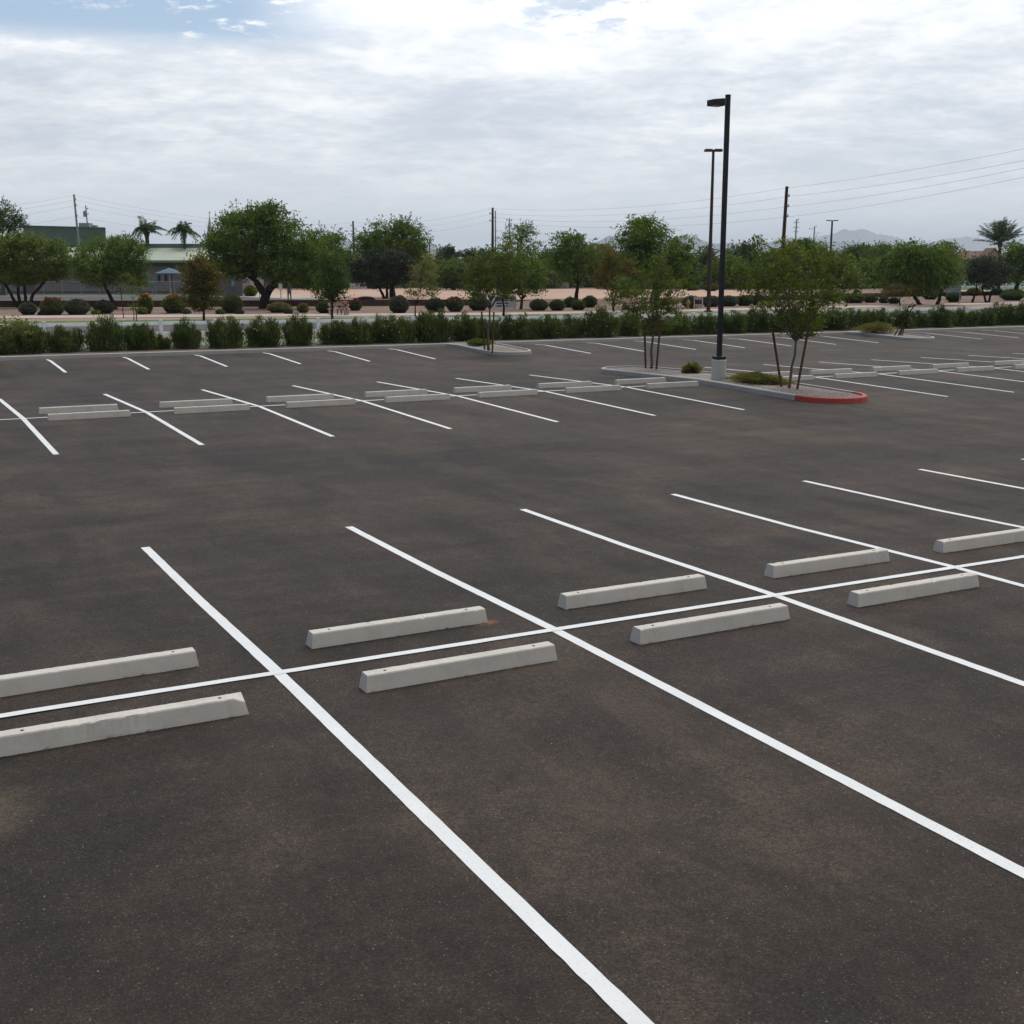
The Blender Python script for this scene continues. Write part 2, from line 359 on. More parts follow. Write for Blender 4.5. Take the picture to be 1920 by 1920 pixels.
# ---------------------------------------------------------------- foliage meshes
RNG = np.random.default_rng(11)
def leaf_quads(C, N, size, aspect=.5, up=0.0, rng=RNG, axis=None):
    """diamond shaped leaf faces at the points C"""
    n = len(C)
    a = rng.normal(size=(n, 3)); a[:, 2] = a[:, 2] * (1 - .3 * up) + up
    if axis is not None: a = a * .45 + axis
    a /= np.linalg.norm(a, axis=1, keepdims=True)
    b = np.cross(a, rng.normal(size=(n, 3))); b /= np.linalg.norm(b, axis=1, keepdims=True) + 1e-9
    c = np.cross(a, b)
    L = size * rng.uniform(.6, 1.35, (n, 1)); Wd = L * aspect
    v = np.stack([C - a * L * .5, C + b * Wd * .5 + c * L * .08, C + a * L * .5, C - b * Wd * .5 + c * L * .08], 1)
    return v.reshape(-1, 3)
def quads_mesh(name, V):
    n = len(V) // 4; me = bpy.data.meshes.new(name)
    me.vertices.add(n * 4); me.vertices.foreach_set('co', V.astype(np.float32).ravel())
    me.loops.add(n * 4); me.loops.foreach_set('vertex_index', np.arange(n * 4, dtype=np.int32))
    me.polygons.add(n); me.polygons.foreach_set('loop_start', np.arange(0, n * 4, 4, dtype=np.int32))
    try: me.polygons.foreach_set('loop_total', np.full(n, 4, dtype=np.int32))
    except Exception: pass
    me.update(calc_edges=True); me.validate(); return me
def ell_points(c, r, n, rng, shell=2.6):
    d = rng.normal(size=(n, 3)); d /= np.linalg.norm(d, axis=1, keepdims=True)
    q = rng.random((n, 1)) ** (1 / shell)
    return np.array(c) + d * q * np.array(r)
def crown_points(lobes, dens, rng, clump=.30, per=26, spray=0.0, hang=0.0):
    """lobes: (centre, radii) in metres; leaf centres gathered in clumps, with thin sprays that leave the outline"""
    out = []; ax = []
    for c, r in lobes:
        area = 4 * math.pi * (r[0] * r[2] + r[0] * r[1] + r[1] * r[2]) / 3
        k = max(4, int(area * dens / per))
        cc = ell_points(c, np.array(r) * .98, k, rng, 2.2)
        sc = rng.uniform(.55, 1.5, (k, 1))
        m = rng.poisson(per, k); idx = np.repeat(np.arange(k), m)
        p = cc[idx] + rng.normal(size=(len(idx), 3)) * clump * sc[idx] * np.array([1, 1, .55])
        out.append(p); ax.append(np.zeros_like(p))
        ns = int(area * spray)
        if ns:
            s0 = ell_points(c, np.array(r) * 1.0, ns, rng, 20)
            dr = (s0 - np.array(c)) / np.array(r); keep = dr[:, 2] > -.25
            s0 = s0[keep]; dr = dr[keep]; dr = dr + rng.normal(size=dr.shape) * .45; dr[:, 2] += .35 - hang * 1.5
            dr /= np.linalg.norm(dr, axis=1, keepdims=True)
            ln = rng.uniform(.35, 1.25, (len(s0), 1)) * min(1.1, max(r) * .6)
            for j in range(9):
                tt = j / 8
                q = s0 + dr * ln * tt; q[:, 2] -= (tt ** 2) * ln[:, 0] * (.25 + hang)
                q += rng.normal(size=q.shape) * .055
                out.append(q); ax.append(dr * .8)
    return np.concatenate(out), np.concatenate(ax)
def curve_pts(a, b, sag, n=6, rng=RNG, wob=.05):
    a = np.array(a, float); b = np.array(b, float); L = np.linalg.norm(b - a)
    out = []
    for i in range(n + 1):
        t = i / n; p = a * (1 - t) + b * t; p = p + np.array([0, 0, 1]) * sag * L * math.sin(math.pi * t)
        if 0 < i < n: p = p + rng.normal(size=3) * wob * L * .5
        out.append(p)
    return out

def tree(name, label, cat, base, lobes, mat, fork=None, tr=.12, bark=M_BARK, leaf=.15, dens=55, aspect=.5, clump=.28, spray=.6, group=None, zg=0.0,
         dist=None, trunks=None, seed=0, stakes=None, depth=.9, hang=0.0, thin=None, branches=True):
    """base: (x, y) where the stem meets the ground at height zg, or (x, None) with dist.  lobes: (x, y, rx, ry[, shift ahead in metres]) as seen."""
    rng = np.random.default_rng(seed + 100)
    if dist is None:
        B = onz(base[0], base[1], zg); dist = (B - CAM) @ HF
    else:
        B = at(base[0], 500, dist); B[2] = zg
    leaf *= .92; dens *= 2.35; spray *= 1.5; clump *= .72
    k = pxm(dist)
    root = empty(name, B, label, cat, group)
    LB = []
    for l in lobes:
        sh = l[4] if len(l) > 4 else rng.uniform(-.35, .35) * l[2] * k
        P = at(l[0], l[1], dist + sh); r = l[2] * k
        LB.append((P - B, (r, r * depth, l[3] * k)))
    rz = rad(-28.23)
    # trunks and limbs
    tb = MB(); starts = []
    if trunks is None: trunks = [[base[0], [fork] if fork else []]]
    for ti, (bx_, way) in enumerate(trunks):
        b0 = onz(bx_, base[1], zg) - B if base[1] is not None else np.array([0, 0, 0.]) + HR * (bx_ - base[0]) * k
        b0[2] = 0
        pts = [b0 - np.array([0, 0, .15])]
        for (wx, wy) in way: pts.append(at(wx, wy, dist + rng.uniform(-.2, .2)) - B)
        if len(pts) == 1: pts.append(b0 + np.array([0, 0, max(.4, (LB[0][0][2] - LB[0][1][2]) * .8)]))
        full = []
        for a, b in zip(pts[:-1], pts[1:]): full += curve_pts(a, b, 0, 4, rng, .04)[(1 if full else 0):]
        n = len(full); rr = [tr * (1.25 if i == 0 else 1 - .38 * i / (n - 1)) for i in range(n)]
        tb.tube(full, rr, 8); starts.append((full[-1], rr[-1]))
    if branches:
        for c, r in LB:
            s, r0 = min(starts, key=lambda q: np.linalg.norm(q[0] - c))
            rb = min(r0 * .62, .5 * r0 + .012)
            mid = curve_pts(s, c, .06, 5, rng, .09)
            tb.tube(mid, [rb * (1 - .65 * i / 5) for i in range(6)], 6)
            for _ in range(5):
                e = ell_points(c, np.array(r) * .85, 1, rng, 8)[0]; st = mid[rng.integers(2, 6)]
                tb.tube(curve_pts(st, e, .05, 4, rng, .1), [rb * .38 * (1 - .7 * i / 4) for i in range(5)], 5)
    tb.build('trunk', bark, root, smooth=True)
    P, A = crown_points(LB, dens, rng, clump, 30, spray, hang)
    P = P[P[:, 2] > .1]; A = A[:len(P)] if len(A) != len(P) else A
    V = leaf_quads(P, None, leaf, aspect, .1, rng)
    link('crown', quads_mesh(name + '_crown', V), mat, root)
    if stakes:
        for (x0, y0, x1, y1) in stakes:
            a = onz(x0, y0, zg) - B; dl = (onz(x0, y0, zg) - CAM) @ HF; b = at(x1, y1, dl) - B
            MB().tube([a - np.array([0, 0, .1]), b], .035, 8).build('stake', M_STAKE, root)
    return root

def bush_mesh(name, r, h, n, leaf, seed, up=.7, shell=2.2, stems=True, flat=.0, clump=.09, aspect=.28, lump=.16):
    """loose or clipped rounded shrub standing on its origin"""
    rng = np.random.default_rng(seed)
    d = rng.normal(size=(n, 3)); d /= np.linalg.norm(d, axis=1, keepdims=True)
    q = rng.random((n, 1)) ** (1 / shell)
    ph = rng.uniform(0, 6.28, 6)
    th = np.arctan2(d[:, 1], d[:, 0])
    lum = 1 + lump * (np.sin(3 * th + ph[0]) * .5 + np.sin(5 * th + ph[1] + 3 * d[:, 2]) * .5 + np.sin(9 * d[:, 2] + ph[2] + 2 * th) * .5)
    p = d * q * lum[:, None]
    z = (p[:, 2] * .5 + .5)
    z = np.clip(z, .01, 2)
    wd = np.interp(z, [0, .12, .45, .8, 1.1], [.86, .95, 1.0, .90, .72]) if flat == 0 else np.interp(z, [0, .15, .5, .9, 1.1], [.75, .95, 1.0, .97, .9])
    P = np.stack([p[:, 0] * r * wd, p[:, 1] * r * wd, z * h], 1) + rng.normal(size=(n, 3)) * clump
    P[:, 2] = np.abs(P[:, 2])
    ax = np.stack([d[:, 0] * .5, d[:, 1] * .5, np.full(n, up)], 1)
    V = leaf_quads(P, None, leaf, aspect, 0, rng, axis=ax)
    return quads_mesh(name, V), P
def plume_bush(name, r, h, n, leaf, seed):
    """upright shrub of many leaning leafy plumes of uneven height"""
    rng = np.random.default_rng(seed); k = 38; per = n // k; P = []; A = []
    for i in range(k):
        a = rng.uniform(0, 6.28); q = math.sqrt(rng.uniform(0, 1)); rr = r * q
        hh = h * (1.0 - .36 * q ** 2) * rng.uniform(.66, 1.14)
        b = np.array([rr * .72 * math.cos(a), rr * .72 * math.sin(a), 0]); tp = np.array([rr * 1.02 * math.cos(a), rr * 1.02 * math.sin(a), hh])
        t = rng.random((per, 1)) ** .85; w_ = r * .175 * (1.15 - .7 * t)
        P.append(b * (1 - t) + tp * t + rng.normal(size=(per, 3)) * w_ * np.array([1, 1, .7]))
        A.append(np.tile((tp - b) / hh + np.array([0, 0, .35]), (per, 1)))
    P = np.concatenate(P); A = np.concatenate(A); P[:, 2] = np.abs(P[:, 2]) + .02
    return quads_mesh(name, leaf_quads(P, None, leaf, .24, 0, rng, axis=A)), P
def stems_mb(r, h, n, seed, rad_=.012):
    rng = np.random.default_rng(seed); t = MB()
    for _ in range(n):
        a = rng.uniform(0, 6.28); q = rng.uniform(.2, .8)
        t.tube([(0.06 * math.cos(a), .06 * math.sin(a), -.05), (q * r * .5 * math.cos(a), q * r * .5 * math.sin(a), h * .45), (q * r * math.cos(a), q * r * math.sin(a), h * .85)], [rad_, rad_ * .8, rad_ * .4], 5)
    return t
def flower_mesh(P, n, size, rng, top=.4, outer=None):
    zmax = P[:, 2].max(); c = P[(P[:, 2] > zmax * top)]
    if outer is not None: c = c[np.hypot(c[:, 0], c[:, 1]) > outer]
    c = c[rng.integers(0, len(c), n)] * np.array([1.05, 1.05, 1.03])
    return quads_mesh('blossoms', leaf_quads(np.repeat(c, 3, 0) + rng.normal(size=(n * 3, 3)) * size * .3, None, size, .9, 0, rng))

# ================================================================ SETTING
# one ground sheet out to the horizon
def grid_sheet(name, us, vs, zf, mat, label=None):
    vv = []; ff = []
    for v in vs:
        for u in us: vv.append((u, v, float(zf(u, v))))
    n = len(us)
    for j in range(len(vs) - 1):
        for i in range(n - 1): ff.append([j * n + i, j * n + i + 1, (j + 1) * n + i + 1, (j + 1) * n + i])
    o = MB().add(vv, ff).build(name, mat, smooth=True); setp(o, label, None, None, 'structure'); return o
us_g = [-6900, -1500, -400, -80, -40, -20] + list(range(-10, 80, 5)) + [100, 150, 400, 3000, 19900]
def zground(u, v):
    if v < 37.95: return -1.0
    return float(zt(u, v)) - .006 if v < 54 else -.03
grid_sheet('ground', us_g, [-700, -300, 0, 37.9, 37.96, 39, 40.5, 42, 43.4, 47, 50, 54, 60, 100, 200, 500, 2000, 19900], zground, M_GROUND, 'bare brown ground reaching to the horizon')
us_l = [-60, -30, -15] + [x * 1.5 for x in range(-6, 45)] + [75, 90, 140]
vs_l = [-60, -40, -25] + [x * .8 for x in range(-24, 47)] + [KV + .02]
grid_sheet('parking_lot', us_l, vs_l, lambda u, v: gz(u, v), M_ASPH, 'dark brownish grey asphalt of the empty parking lot')

def strip_lift(poly_px, z): return [tuple(onz(x, y, z)[:2]) + (z,) for x, y in poly_px]
def strip(name, mat, front, back, z, label):
    """ground band between two edges measured along the view, widened beyond the frame"""
    def ext(L):
        P = [onz(x, y, z) for x, y in L]
        a = P[0] + (P[0] - P[1]) / np.linalg.norm(P[0] - P[1]) * 25; b = P[-1] + (P[-1] - P[-2]) / np.linalg.norm(P[-1] - P[-2]) * 60
        return [a] + P + [b]
    Fp, Bp = ext(front), ext(back); n = len(Fp)
    o = MB().add(Fp + Bp, [[i, i + 1, n + i + 1, n + i] for i in range(n - 1)]).build(name, mat)
    return setp(o, label, None, None, 'structure')
PX = [0, 400, 700, 960, 1300, 1700, 1900]
PF = [597, 594, 592, 590, 583.5, 574.5, 569.5]
def line(dy): return [(x, y + (dy(x) if callable(dy) else dy)) for x, y in zip(PX, PF)]
strip('planting_strip', M_PLANT, [(0, 668), (500, 655), (1000, 641), (1500, 625), (1900, 611)], [(0, 655), (500, 645), (1000, 633), (1500, 619), (1900, 607)], .05, 'dark gravel strip under the oleander hedge') if False else None
pl = grid_sheet('planting_strip', [-40, -20, -10] + list(range(-5, 80, 3)) + [110], [KV + .3, 39, 40.5, 41.6, 42.4], lambda u, v: zt(u, v) + .004, M_PLANT, 'dark gravel planting strip under the oleander hedge')
g1 = grid_sheet('verge_grass', [-40, -20, -10] + list(range(-5, 80, 3)) + [110], [42.4, 43.4, 46, 49, 50], lambda u, v: zt(u, v) + .008, M_GRASS, 'mown green grass verge along the white rail fence')
strip('road', M_ROAD, line(lambda x: np.interp(x, [0, 960, 1900], [31, 24, 15])), line(lambda x: np.interp(x, [0, 960, 1900], [13, 9.5, 7])), .012, 'grey asphalt street beyond the white rail fence')
strip('grass_strip', M_GRASS, line(lambda x: np.interp(x, [0, 960, 1900], [13, 9.5, 7])), line(lambda x: np.interp(x, [0, 600, 960, 1900], [6.0, 3.5, 1.2, 4.5])), .020, 'green grass strip between street and sidewalk')
strip('gravel_strip', M_TAN, line(lambda x: np.interp(x, [0, 600, 960, 1900], [6.0, 3.5, 1.2, 4.5])), line(0), .016, 'tan gravel strip beside the pale sidewalk')
strip('sidewalk', M_WALK, line(0), line(lambda x: np.interp(x, [0, 1900], [-5.0, -3.2])), .045, 'pale pinkish concrete sidewalk along the planting beds')
strip('bed_ground', M_BED, line(lambda x: np.interp(x, [0, 1900], [-5.0, -3.2])), [(0, 576), (400, 575.5), (700, 574), (960, 572), (1300, 566), (1700, 556), (1900, 551)], .014, 'reddish brown gravel bed behind the sidewalk')
# raised platform behind the block wall: street front, dirt field, lawn
ZP = .5
front = [(-300, 576.3), (0, 576), (400, 575.5), (700, 574), (905, 573)]
Fg = [onz(x, y, 0.0) for x, y in front]
right = [onz(1000, 562, ZP), onz(1150, 560, ZP), onz(1300, 557, ZP), onz(1500, 553, ZP), onz(1700, 548, ZP), onz(1900, 546, ZP), onz(2300, 542, ZP)]
top_edge = [np.array([p[0], p[1], ZP]) + HF * .25 for p in Fg] + right
low_edge = [np.array([p[0], p[1], -.02]) + HF * .25 for p in Fg] + [onz(1000, 576, -.02), onz(1150, 571, -.02), onz(1300, 567, -.02), onz(1500, 562, -.02), onz(1700, 556, -.02), onz(1900, 551, -.02), onz(2300, 545, -.02)]
far_edge = [p + HF * (700 if i else 700) for i, p in enumerate(top_edge)]
n = len(top_edge)
plat = MB().add(low_edge + top_edge + far_edge, [[i, i + 1, n + i + 1, n + i] for i in range(n - 1)] + [[n + i, n + i + 1, 2 * n + i + 1, 2 * n + i] for i in range(n - 1)]).build('terrain', M_BED)
setp(plat, 'raised terrace of reddish gravel behind the block wall', None, None, 'structure')
def pad(name, mat, pxs, dz, label):
    o = MB().poly([onz(x, y, ZP + dz) for x, y in pxs]).build(name, mat); return setp(o, label, None, None, 'structure')
pad('dirt_field', M_FIELD, [(452, 562), (905, 562.3), (985, 561.5), (1150, 559.5), (1300, 556.5), (1420, 554), (1420, 545), (1350, 544), (1000, 541.2), (640, 540.2), (540, 540.3), (500, 541)], .006, 'wide bare tan dirt field behind the planting beds')
pad('service_drive', M_ROAD, [(-400, 566.5), (700, 563), (640, 562), (560, 560.5), (450, 556), (160, 554.5), (-400, 554)], .012, 'grey asphalt drive on the terrace in front of the school')
pad('concrete_apron', M_WALK, [(448, 556), (560, 561), (700, 562.5), (640, 559.5), (500, 549), (482, 549), (470, 554)], .018, 'pale concrete apron curving beside the dirt field')
pad('far_ground', granular('far_scrub_ground', [(.035, .045, .02), (.06, .065, .035), (.10, .085, .055)], 1.0, .05), [(-400, 538.0), (600, 538.6), (1000, 539), (1400, 541), (2400, 541), (2400, 506), (-400, 506)], .003, 'dark scrubby ground beyond the dirt field')
pad('school_grass', M_LAWN, [(-300, 553.2), (440, 553.2), (430, 543.5), (-300, 543.5)], .008, 'thin grass in front of the school building')
pad('lawn', M_LAWN, [(1795, 543.5), (2100, 545), (2100, 528), (1795, 530)], .01, 'far green lawn before the white fence')
pad('far_path', M_WALK, [(1770, 545.5), (2100, 547.5), (2100, 545.5), (1795, 543.6)], .016, 'thin pale path at the edge of the far lawn')

# kerbs ---------------------------------------------------------
kb = MB()
us_k = list(np.arange(-60, 130, 3.05))
def kerb_piece(m, u0, u1, k=4):
    seg = np.linspace(u0, u1, k + 1); vs = []; m0 = len(seg)
    for u in seg:
        b = float(gz(u, KV)); vs += [(u, KV, b - .1), (u, KV + .02, b + .135), (u, KV + .045, b + .152), (u, KV + .185, b + .152), (u, KV + .20, b + .0)]
    fs = [[i * 5 + j, (i + 1) * 5 + j, (i + 1) * 5 + j + 1, i * 5 + j + 1] for i in range(k) for j in range(4)]
    fs += [[0, 1, 2, 3, 4], [k * 5 + 4, k * 5 + 3, k * 5 + 2, k * 5 + 1, k * 5]]
    m.add(vs, fs)
for a, b in zip(us_k[:-1], us_k[1:]): kerb_piece(kb, a + .004, b - .004)
setp(kb.build('curb', M_KERB), 'long pale concrete curb in front of the oleander hedge', None, None, 'structure')

def island_outline(u0, u1, v0, v1, round_far=True, inset=0.0, nose=12):
    """closed loop, counter-clockwise, half round ends"""
    r = (u1 - u0) / 2; c = (u0 + u1) / 2; pts = []
    rr = r - inset
    for i in range(nose + 1):
        a = math.pi + math.pi * i / nose; pts.append((c + rr * math.cos(a), v0 + r + rr * math.sin(a)))
    if round_far:
        for i in range(nose + 1):
            a = math.pi * i / nose; pts.append((c + rr * math.cos(a), v1 - r + rr * math.sin(a)))
    else:
        pts += [(u1 - inset, v1), (u0 + inset, v1)]
    return pts
def densify(L, step=.6, closed=True):
    out = []; m = len(L)
    for i in range(m if closed else m - 1):
        a, b = np.array(L[i]), np.array(L[(i + 1) % m]); k = max(1, int(np.linalg.norm(b - a) / step))
        out += [tuple(a * (1 - j / k) + b * j / k) for j in range(k)]
    return out
def island(u0, u1, v0, v1, round_far, label, gl, red=None):
    O = densify(island_outline(u0, u1, v0, v1, round_far)); 
    cx, cy = (u0 + u1) / 2, (v0 + v1) / 2
    r = (u1 - u0) / 2
    def insetp(p, d):
        # move towards the island's spine
        sy = min(max(p[1], v0 + r), v1 - r if round_far else v1 + 5); q = np.array([cx - p[0], sy - p[1]]); L_ = np.linalg.norm(q)
        return tuple(np.array(p) + q / L_ * min(d, L_ * .9))
    def ring(mask):
        m = MB(); k = len(O); rings = []
        for p in O:
            b = float(gz(p[0], p[1])); row = [(p[0], p[1], b - .08)]
            for d, h in ((.015, .13), (.04, .148), (.145, .148), (.155, .02)):
                q = insetp(p, d); row.append((q[0], q[1], b + h))
            rings += row
        fs = [[i * 5 + j, ((i + 1) % k) * 5 + j, ((i + 1) % k) * 5 + j + 1, i * 5 + j + 1] for i in range(k) for j in range(4) if mask((O[i][1] + O[(i + 1) % k][1]) / 2, i)]
        used = sorted({a for f in fs for a in f}); mp = {a: i for i, a in enumerate(used)}
        m.add([rings[a] for a in used], [[mp[a] for a in f] for f in fs]); return m
    if not round_far: keep = lambda v, i: v < v1 - .01
    else: keep = lambda v, i: True
    if red:
        c = ring(lambda v, i: keep(v, i) and v > red).build('island_curb', M_KERB, smooth=False); setp(c, label, None, None, 'structure')
        rdd = ring(lambda v, i: v <= red).build('red_curb_nose', M_RED, c); setp(rdd, 'rounded end of the curb painted red')
    else:
        c = ring(keep).build('island_curb', M_KERB); setp(c, label, None, None, 'structure')
    gp = [insetp(p, .15) for p in O]
    vs = [(q[0], q[1], float(gz(q[0], q[1])) + .10) for q in gp]
    # heaped gravel: spine slightly higher
    k = len(vs); sp = []
    for q in gp:
        sy = min(max(q[1], v0 + r + .2), v1 - r - .2 if round_far else v1); sp.append((cx, sy, float(gz(cx, sy)) + .165))
    md = [tuple((np.array(a) * .45 + np.array(b) * .55) + np.array([0, 0, .012])) for a, b in zip(vs, sp)]
    fs = [[i, (i + 1) % k, k + (i + 1) % k, k + i] for i in range(k)] + [[k + i, k + (i + 1) % k, 2 * k + (i + 1) % k, 2 * k + i] for i in range(k)]
    g = MB().add(vs + md + sp, fs).build('island_gravel', M_ISL, smooth=True); setp(g, gl, None, None, 'structure')
I1 = island(19.0, 21.25, 13.9, 25.6, True, 'grey curb ring of the island with the lamp pole', 'coarse pinkish gravel inside the lamp pole island', red=15.15)
I2 = island(19.25, 21.35, 33.05, KV + .02, False, 'grey curb ring of the island jutting from the hedge behind the lamp island', 'gravel inside the island with the staked tree by the hedge')
I3 = island(42.6, 44.75, 33.0, KV + .02, False, 'grey curb ring of the far island with the bare bent sapling', 'gravel inside the far island with the bare bent sapling')

# painted lines ---------------------------------------------------
def pline(name, pts, wd, label, z=.005, end_rag=True):
    m = MB(); vs = []; L = densify(pts, .12 if abs(pts[0][1]) < 8 else .45, closed=False) + [pts[-1]]; k = len(L)
    rng = np.random.default_rng(int(abs(pts[0][0] * 91 + pts[0][1] * 17)) % 9999)
    for i, p in enumerate(L):
        a, b = np.array(L[max(0, i - 1)]), np.array(L[min(k - 1, i + 1)]); d = (b - a) / np.linalg.norm(b - a); nn = np.array([-d[1], d[0]])
        for s in (-1, 1):
            q = np.array(p) + nn * s * (wd / 2 + rng.normal() * .0013); vs.append((q[0], q[1], float(gz(q[0], q[1])) + z))
    o = m.add(vs, [[2 * i, 2 * i + 2, 2 * i + 3, 2 * i + 1] for i in range(k - 1)]).build(name, M_PAINT)
    return setp(o, label, 'painted line', 'white painted lines of the parking bays', 'structure')
def ordinal(i):
    u = ['', 'first', 'second', 'third', 'fourth', 'fifth', 'sixth', 'seventh', 'eighth', 'ninth']
    i += 1
    if i < 10: return u[i]
    if i < 20: return ['tenth', 'eleventh', 'twelfth', 'thirteenth', 'fourteenth', 'fifteenth', 'sixteenth', 'seventeenth', 'eighteenth', 'nineteenth'][i - 10]
    t = {2: 'twent', 3: 'thirt', 4: 'fort'}[i // 10]
    return t + 'ieth' if i % 10 == 0 else t + 'y-' + u[i % 10]
S = 2.743
ORD = ['first', 'second', 'third', 'fourth', 'fifth', 'sixth', 'seventh', 'eighth', 'ninth', 'tenth', 'eleventh', 'twelfth', 'thirteenth', 'fourteenth', 'fifteenth', 'sixteenth']
for k in range(0, 9):
    pline('parking_line', [(k * S - .03, 5.66), (k * S - .04, 0), (k * S - .02, -5.7)], .108, ORD[k] + ' white bay line across the near double row of wheel stops')
pline('center_line', [(-12, 0), (40, 0)], .095, 'long white line between the near double row of wheel stops', z=.008)
jb = [(S * j) for j in range(-1, 7)] + [16.46 + 7.30 + S * j for j in range(0, 9)]
for i, u in enumerate(jb):
    pline('parking_line', [(u, 25.2), (u, 19.4), (u, 14.02)], .108, ORD[i % 16] + (' white bay line across the middle double row of wheel stops' if i < 16 else ' last white bay line of the middle double row'))
pline('center_line', [(-12, 19.4), (18.98, 19.4)], .095, 'white line between the middle wheel stops up to the lamp island', z=.008)
pline('center_line', [(21.27, 19.4), (60, 19.4)], .095, 'white line between the middle wheel stops beyond the lamp island', z=.008)
uc = [2.77 + S * j for j in range(-1, 6)] + [23.65 + S * j for j in range(0, 7)] + [47.36 + S * j for j in range(0, 6)]
for i, u in enumerate(uc):
    pline('parking_line', [(u, 37.62), (u, 32.87)], .108, ordinal(i) + ' white bay line against the curb of the hedge')

# ---------------------------------------------------------------- wheel stops
def stop_mesh(kind, seed):
    rng = np.random.default_rng(seed); L = 1.82; nx = 64
    prof = [(-.083, 0), (-.080, .02), (-.062, .132), (-.055, .142), (.055, .142), (.062, .132), (.080, .02), (.083, 0)]
    vs = []
    for i in range(nx + 1):
        x = -L / 2 + L * i / nx
        ins = 0
        for y, z in prof:
            xx = x * (1 - .022 * (z / .142)) ; yy = y; z2 = z
            chip = 0
            if z > .12:
                if kind == 1 and -.45 < x < .15: chip = abs(rng.normal()) * .0035 if y < 0 else 0
                elif rng.random() < .012: chip = abs(rng.normal()) * .004
                z2 -= chip; yy += chip * (1.2 if y < 0 else -1.2)
                if kind == 1 and x > L / 2 - .09 and y < 0: z2 -= (x - L / 2 + .09) * .45
            if z < .005 and rng.random() < .25: yy *= 1 - abs(rng.normal()) * .05
            vs.append((xx, yy, z2 + rng.normal() * .0006))
    m = len(prof)
    fs = [[i * m + j, (i + 1) * m + j, (i + 1) * m + j + 1, i * m + j + 1] for i in range(nx) for j in range(m - 1)]
    fs += [list(range(m)), list(range(nx * m + m - 1, nx * m - 1, -1))]
    mb = MB().add(vs, fs)
    return mb
stop_meshes = []
for kd, sd_ in ((1, 1), (2, 2), (0, 3), (0, 4), (0, 5), (0, 6)):
    me = stop_mesh(kd, sd_).mesh('wheel_stop'); me.materials.append(M_STOP); stop_meshes.append(me)
hm = MB()
hm.lathe((0, 0, 0), [(.011, -.004), (.0135, .001), (.012, .0028)], 12)
hole_me = hm.mesh('bolt_hole'); hole_me.materials.append(M_DARKHOLE)
def wheel_stop(u0, vf, mi, label, rot=0.0):
    u = u0 + .91; v = vf + .083; z = float(gz(u, v))
    zl, zr = float(gz(u - .8, v)), float(gz(u + .8, v))
    o = bpy.data.objects.new('wheel_stop', stop_meshes[mi]); COL.objects.link(o); o.location = (u, v, z - .003)
    o.rotation_euler = (0, math.atan2(zl - zr, 1.6), rot)
    setp(o, label, 'wheel stop', 'concrete wheel stops in the parking bays')
    for x in (-.71, .71):
        h = bpy.data.objects.new('bolt_hole', hole_me); COL.objects.link(h); h.parent = o; h.location = (x, 0, .141)
    return o
An = [-2.35, .45, 3.17, 5.91, 8.66, 11.4]; Af = [-2.41, .44, 3.18, 5.95, 8.68, 11.4]
lab_n = ['chipped near-row wheel stop with a broken corner, cut off by the frame edge', 'wheel stop with a pitted front edge, near side of the line after the broken one', 'third wheel stop along the near side of the near long white line', 'fourth wheel stop along the near side of the near long white line', 'fifth wheel stop along the near side of the near long white line', 'sixth wheel stop along the near side of the near long white line']
lab_f = ['smooth wheel stop on the far side of the line, opposite the broken-cornered one', 'wheel stop with an orange rust stain at its end on the asphalt', 'third wheel stop along the far side of the near long white line', 'fourth wheel stop along the far side of the near long white line', 'fifth wheel stop along the far side of the near long white line', 'sixth wheel stop along the far side of the near long white line']
for i, u in enumerate(An[:5]): wheel_stop(u, (-.83, -.80, -.76, -.745, -.75, -.75)[i], (0, 1, 2, 3, 4, 5)[i], lab_n[i], rad((.0, .4, .3, .2, 0, 0)[i]))
for i, u in enumerate(Af[:5]): wheel_stop(u, (.50, .54, .60, .62, .63, .63)[i], (2, 3, 4, 5, 2, 3)[i], lab_f[i], rad((.8, .6, .3, 0, .2, 0)[i]))
Bn = [.46, 3.28, 6.02, 8.67, 11.36, 14.1, 16.85, 21.36, 24.1, 26.9, 29.62, 32.5, 35.2]
Bf = [.45, 3.26, 5.98, 8.70, 11.35, 14.06, 16.75, 21.8, 24.45, 27.22, 30.1, 33.25, 35.9]
for i, u in enumerate(Bn):
    ww = 'before the lamp island' if i < 7 else 'beyond the lamp island'; j = i if i < 7 else i - 7
    wheel_stop(u, 18.83, 2 + i % 4, ORD[j] + ' wheel stop of the middle row, near side of its line, ' + ww, rad(random.uniform(-.5, .5)))
for i, u in enumerate(Bf):
    ww = 'before the lamp island' if i < 7 else 'beyond the lamp island'; j = i if i < 7 else i - 7
    wheel_stop(u, 20.33, 2 + (i + 2) % 4, ORD[j] + ' wheel stop of the middle row, far side of its line, ' + ww, rad(random.uniform(-.5, .5)))

# ---------------------------------------------------------------- lamp pole on the island
pz = float(gz(19.64, 19.14))
lp = empty('lamp_post', (19.64, 19.14, pz), 'tall black parking lot lamp pole with one box head on a concrete pier', 'lamp post')
MB().lathe((0, 0, 0), [(.222, -.05), (.222, .70), (.212, .722), (.10, .728)], 32).build('concrete_base', M_PILLAR, lp, smooth=False)
b = MB(); b.box((0, 0, .775), (.30, .30, .10), 0, bev=.015); b.build('base_cover', M_BLACK, lp)
MB().box((0, 0, .78 + (8.33 - .78) / 2), (.125, .125, 8.33 - .78), 0, taper=.95, bev=.012).build('pole', M_BLACK, lp)
MB().box((0, 0, 8.335), (.122, .122, .03), 0, bev=.006).build('pole_cap', M_BLACK, lp)
h = MB()
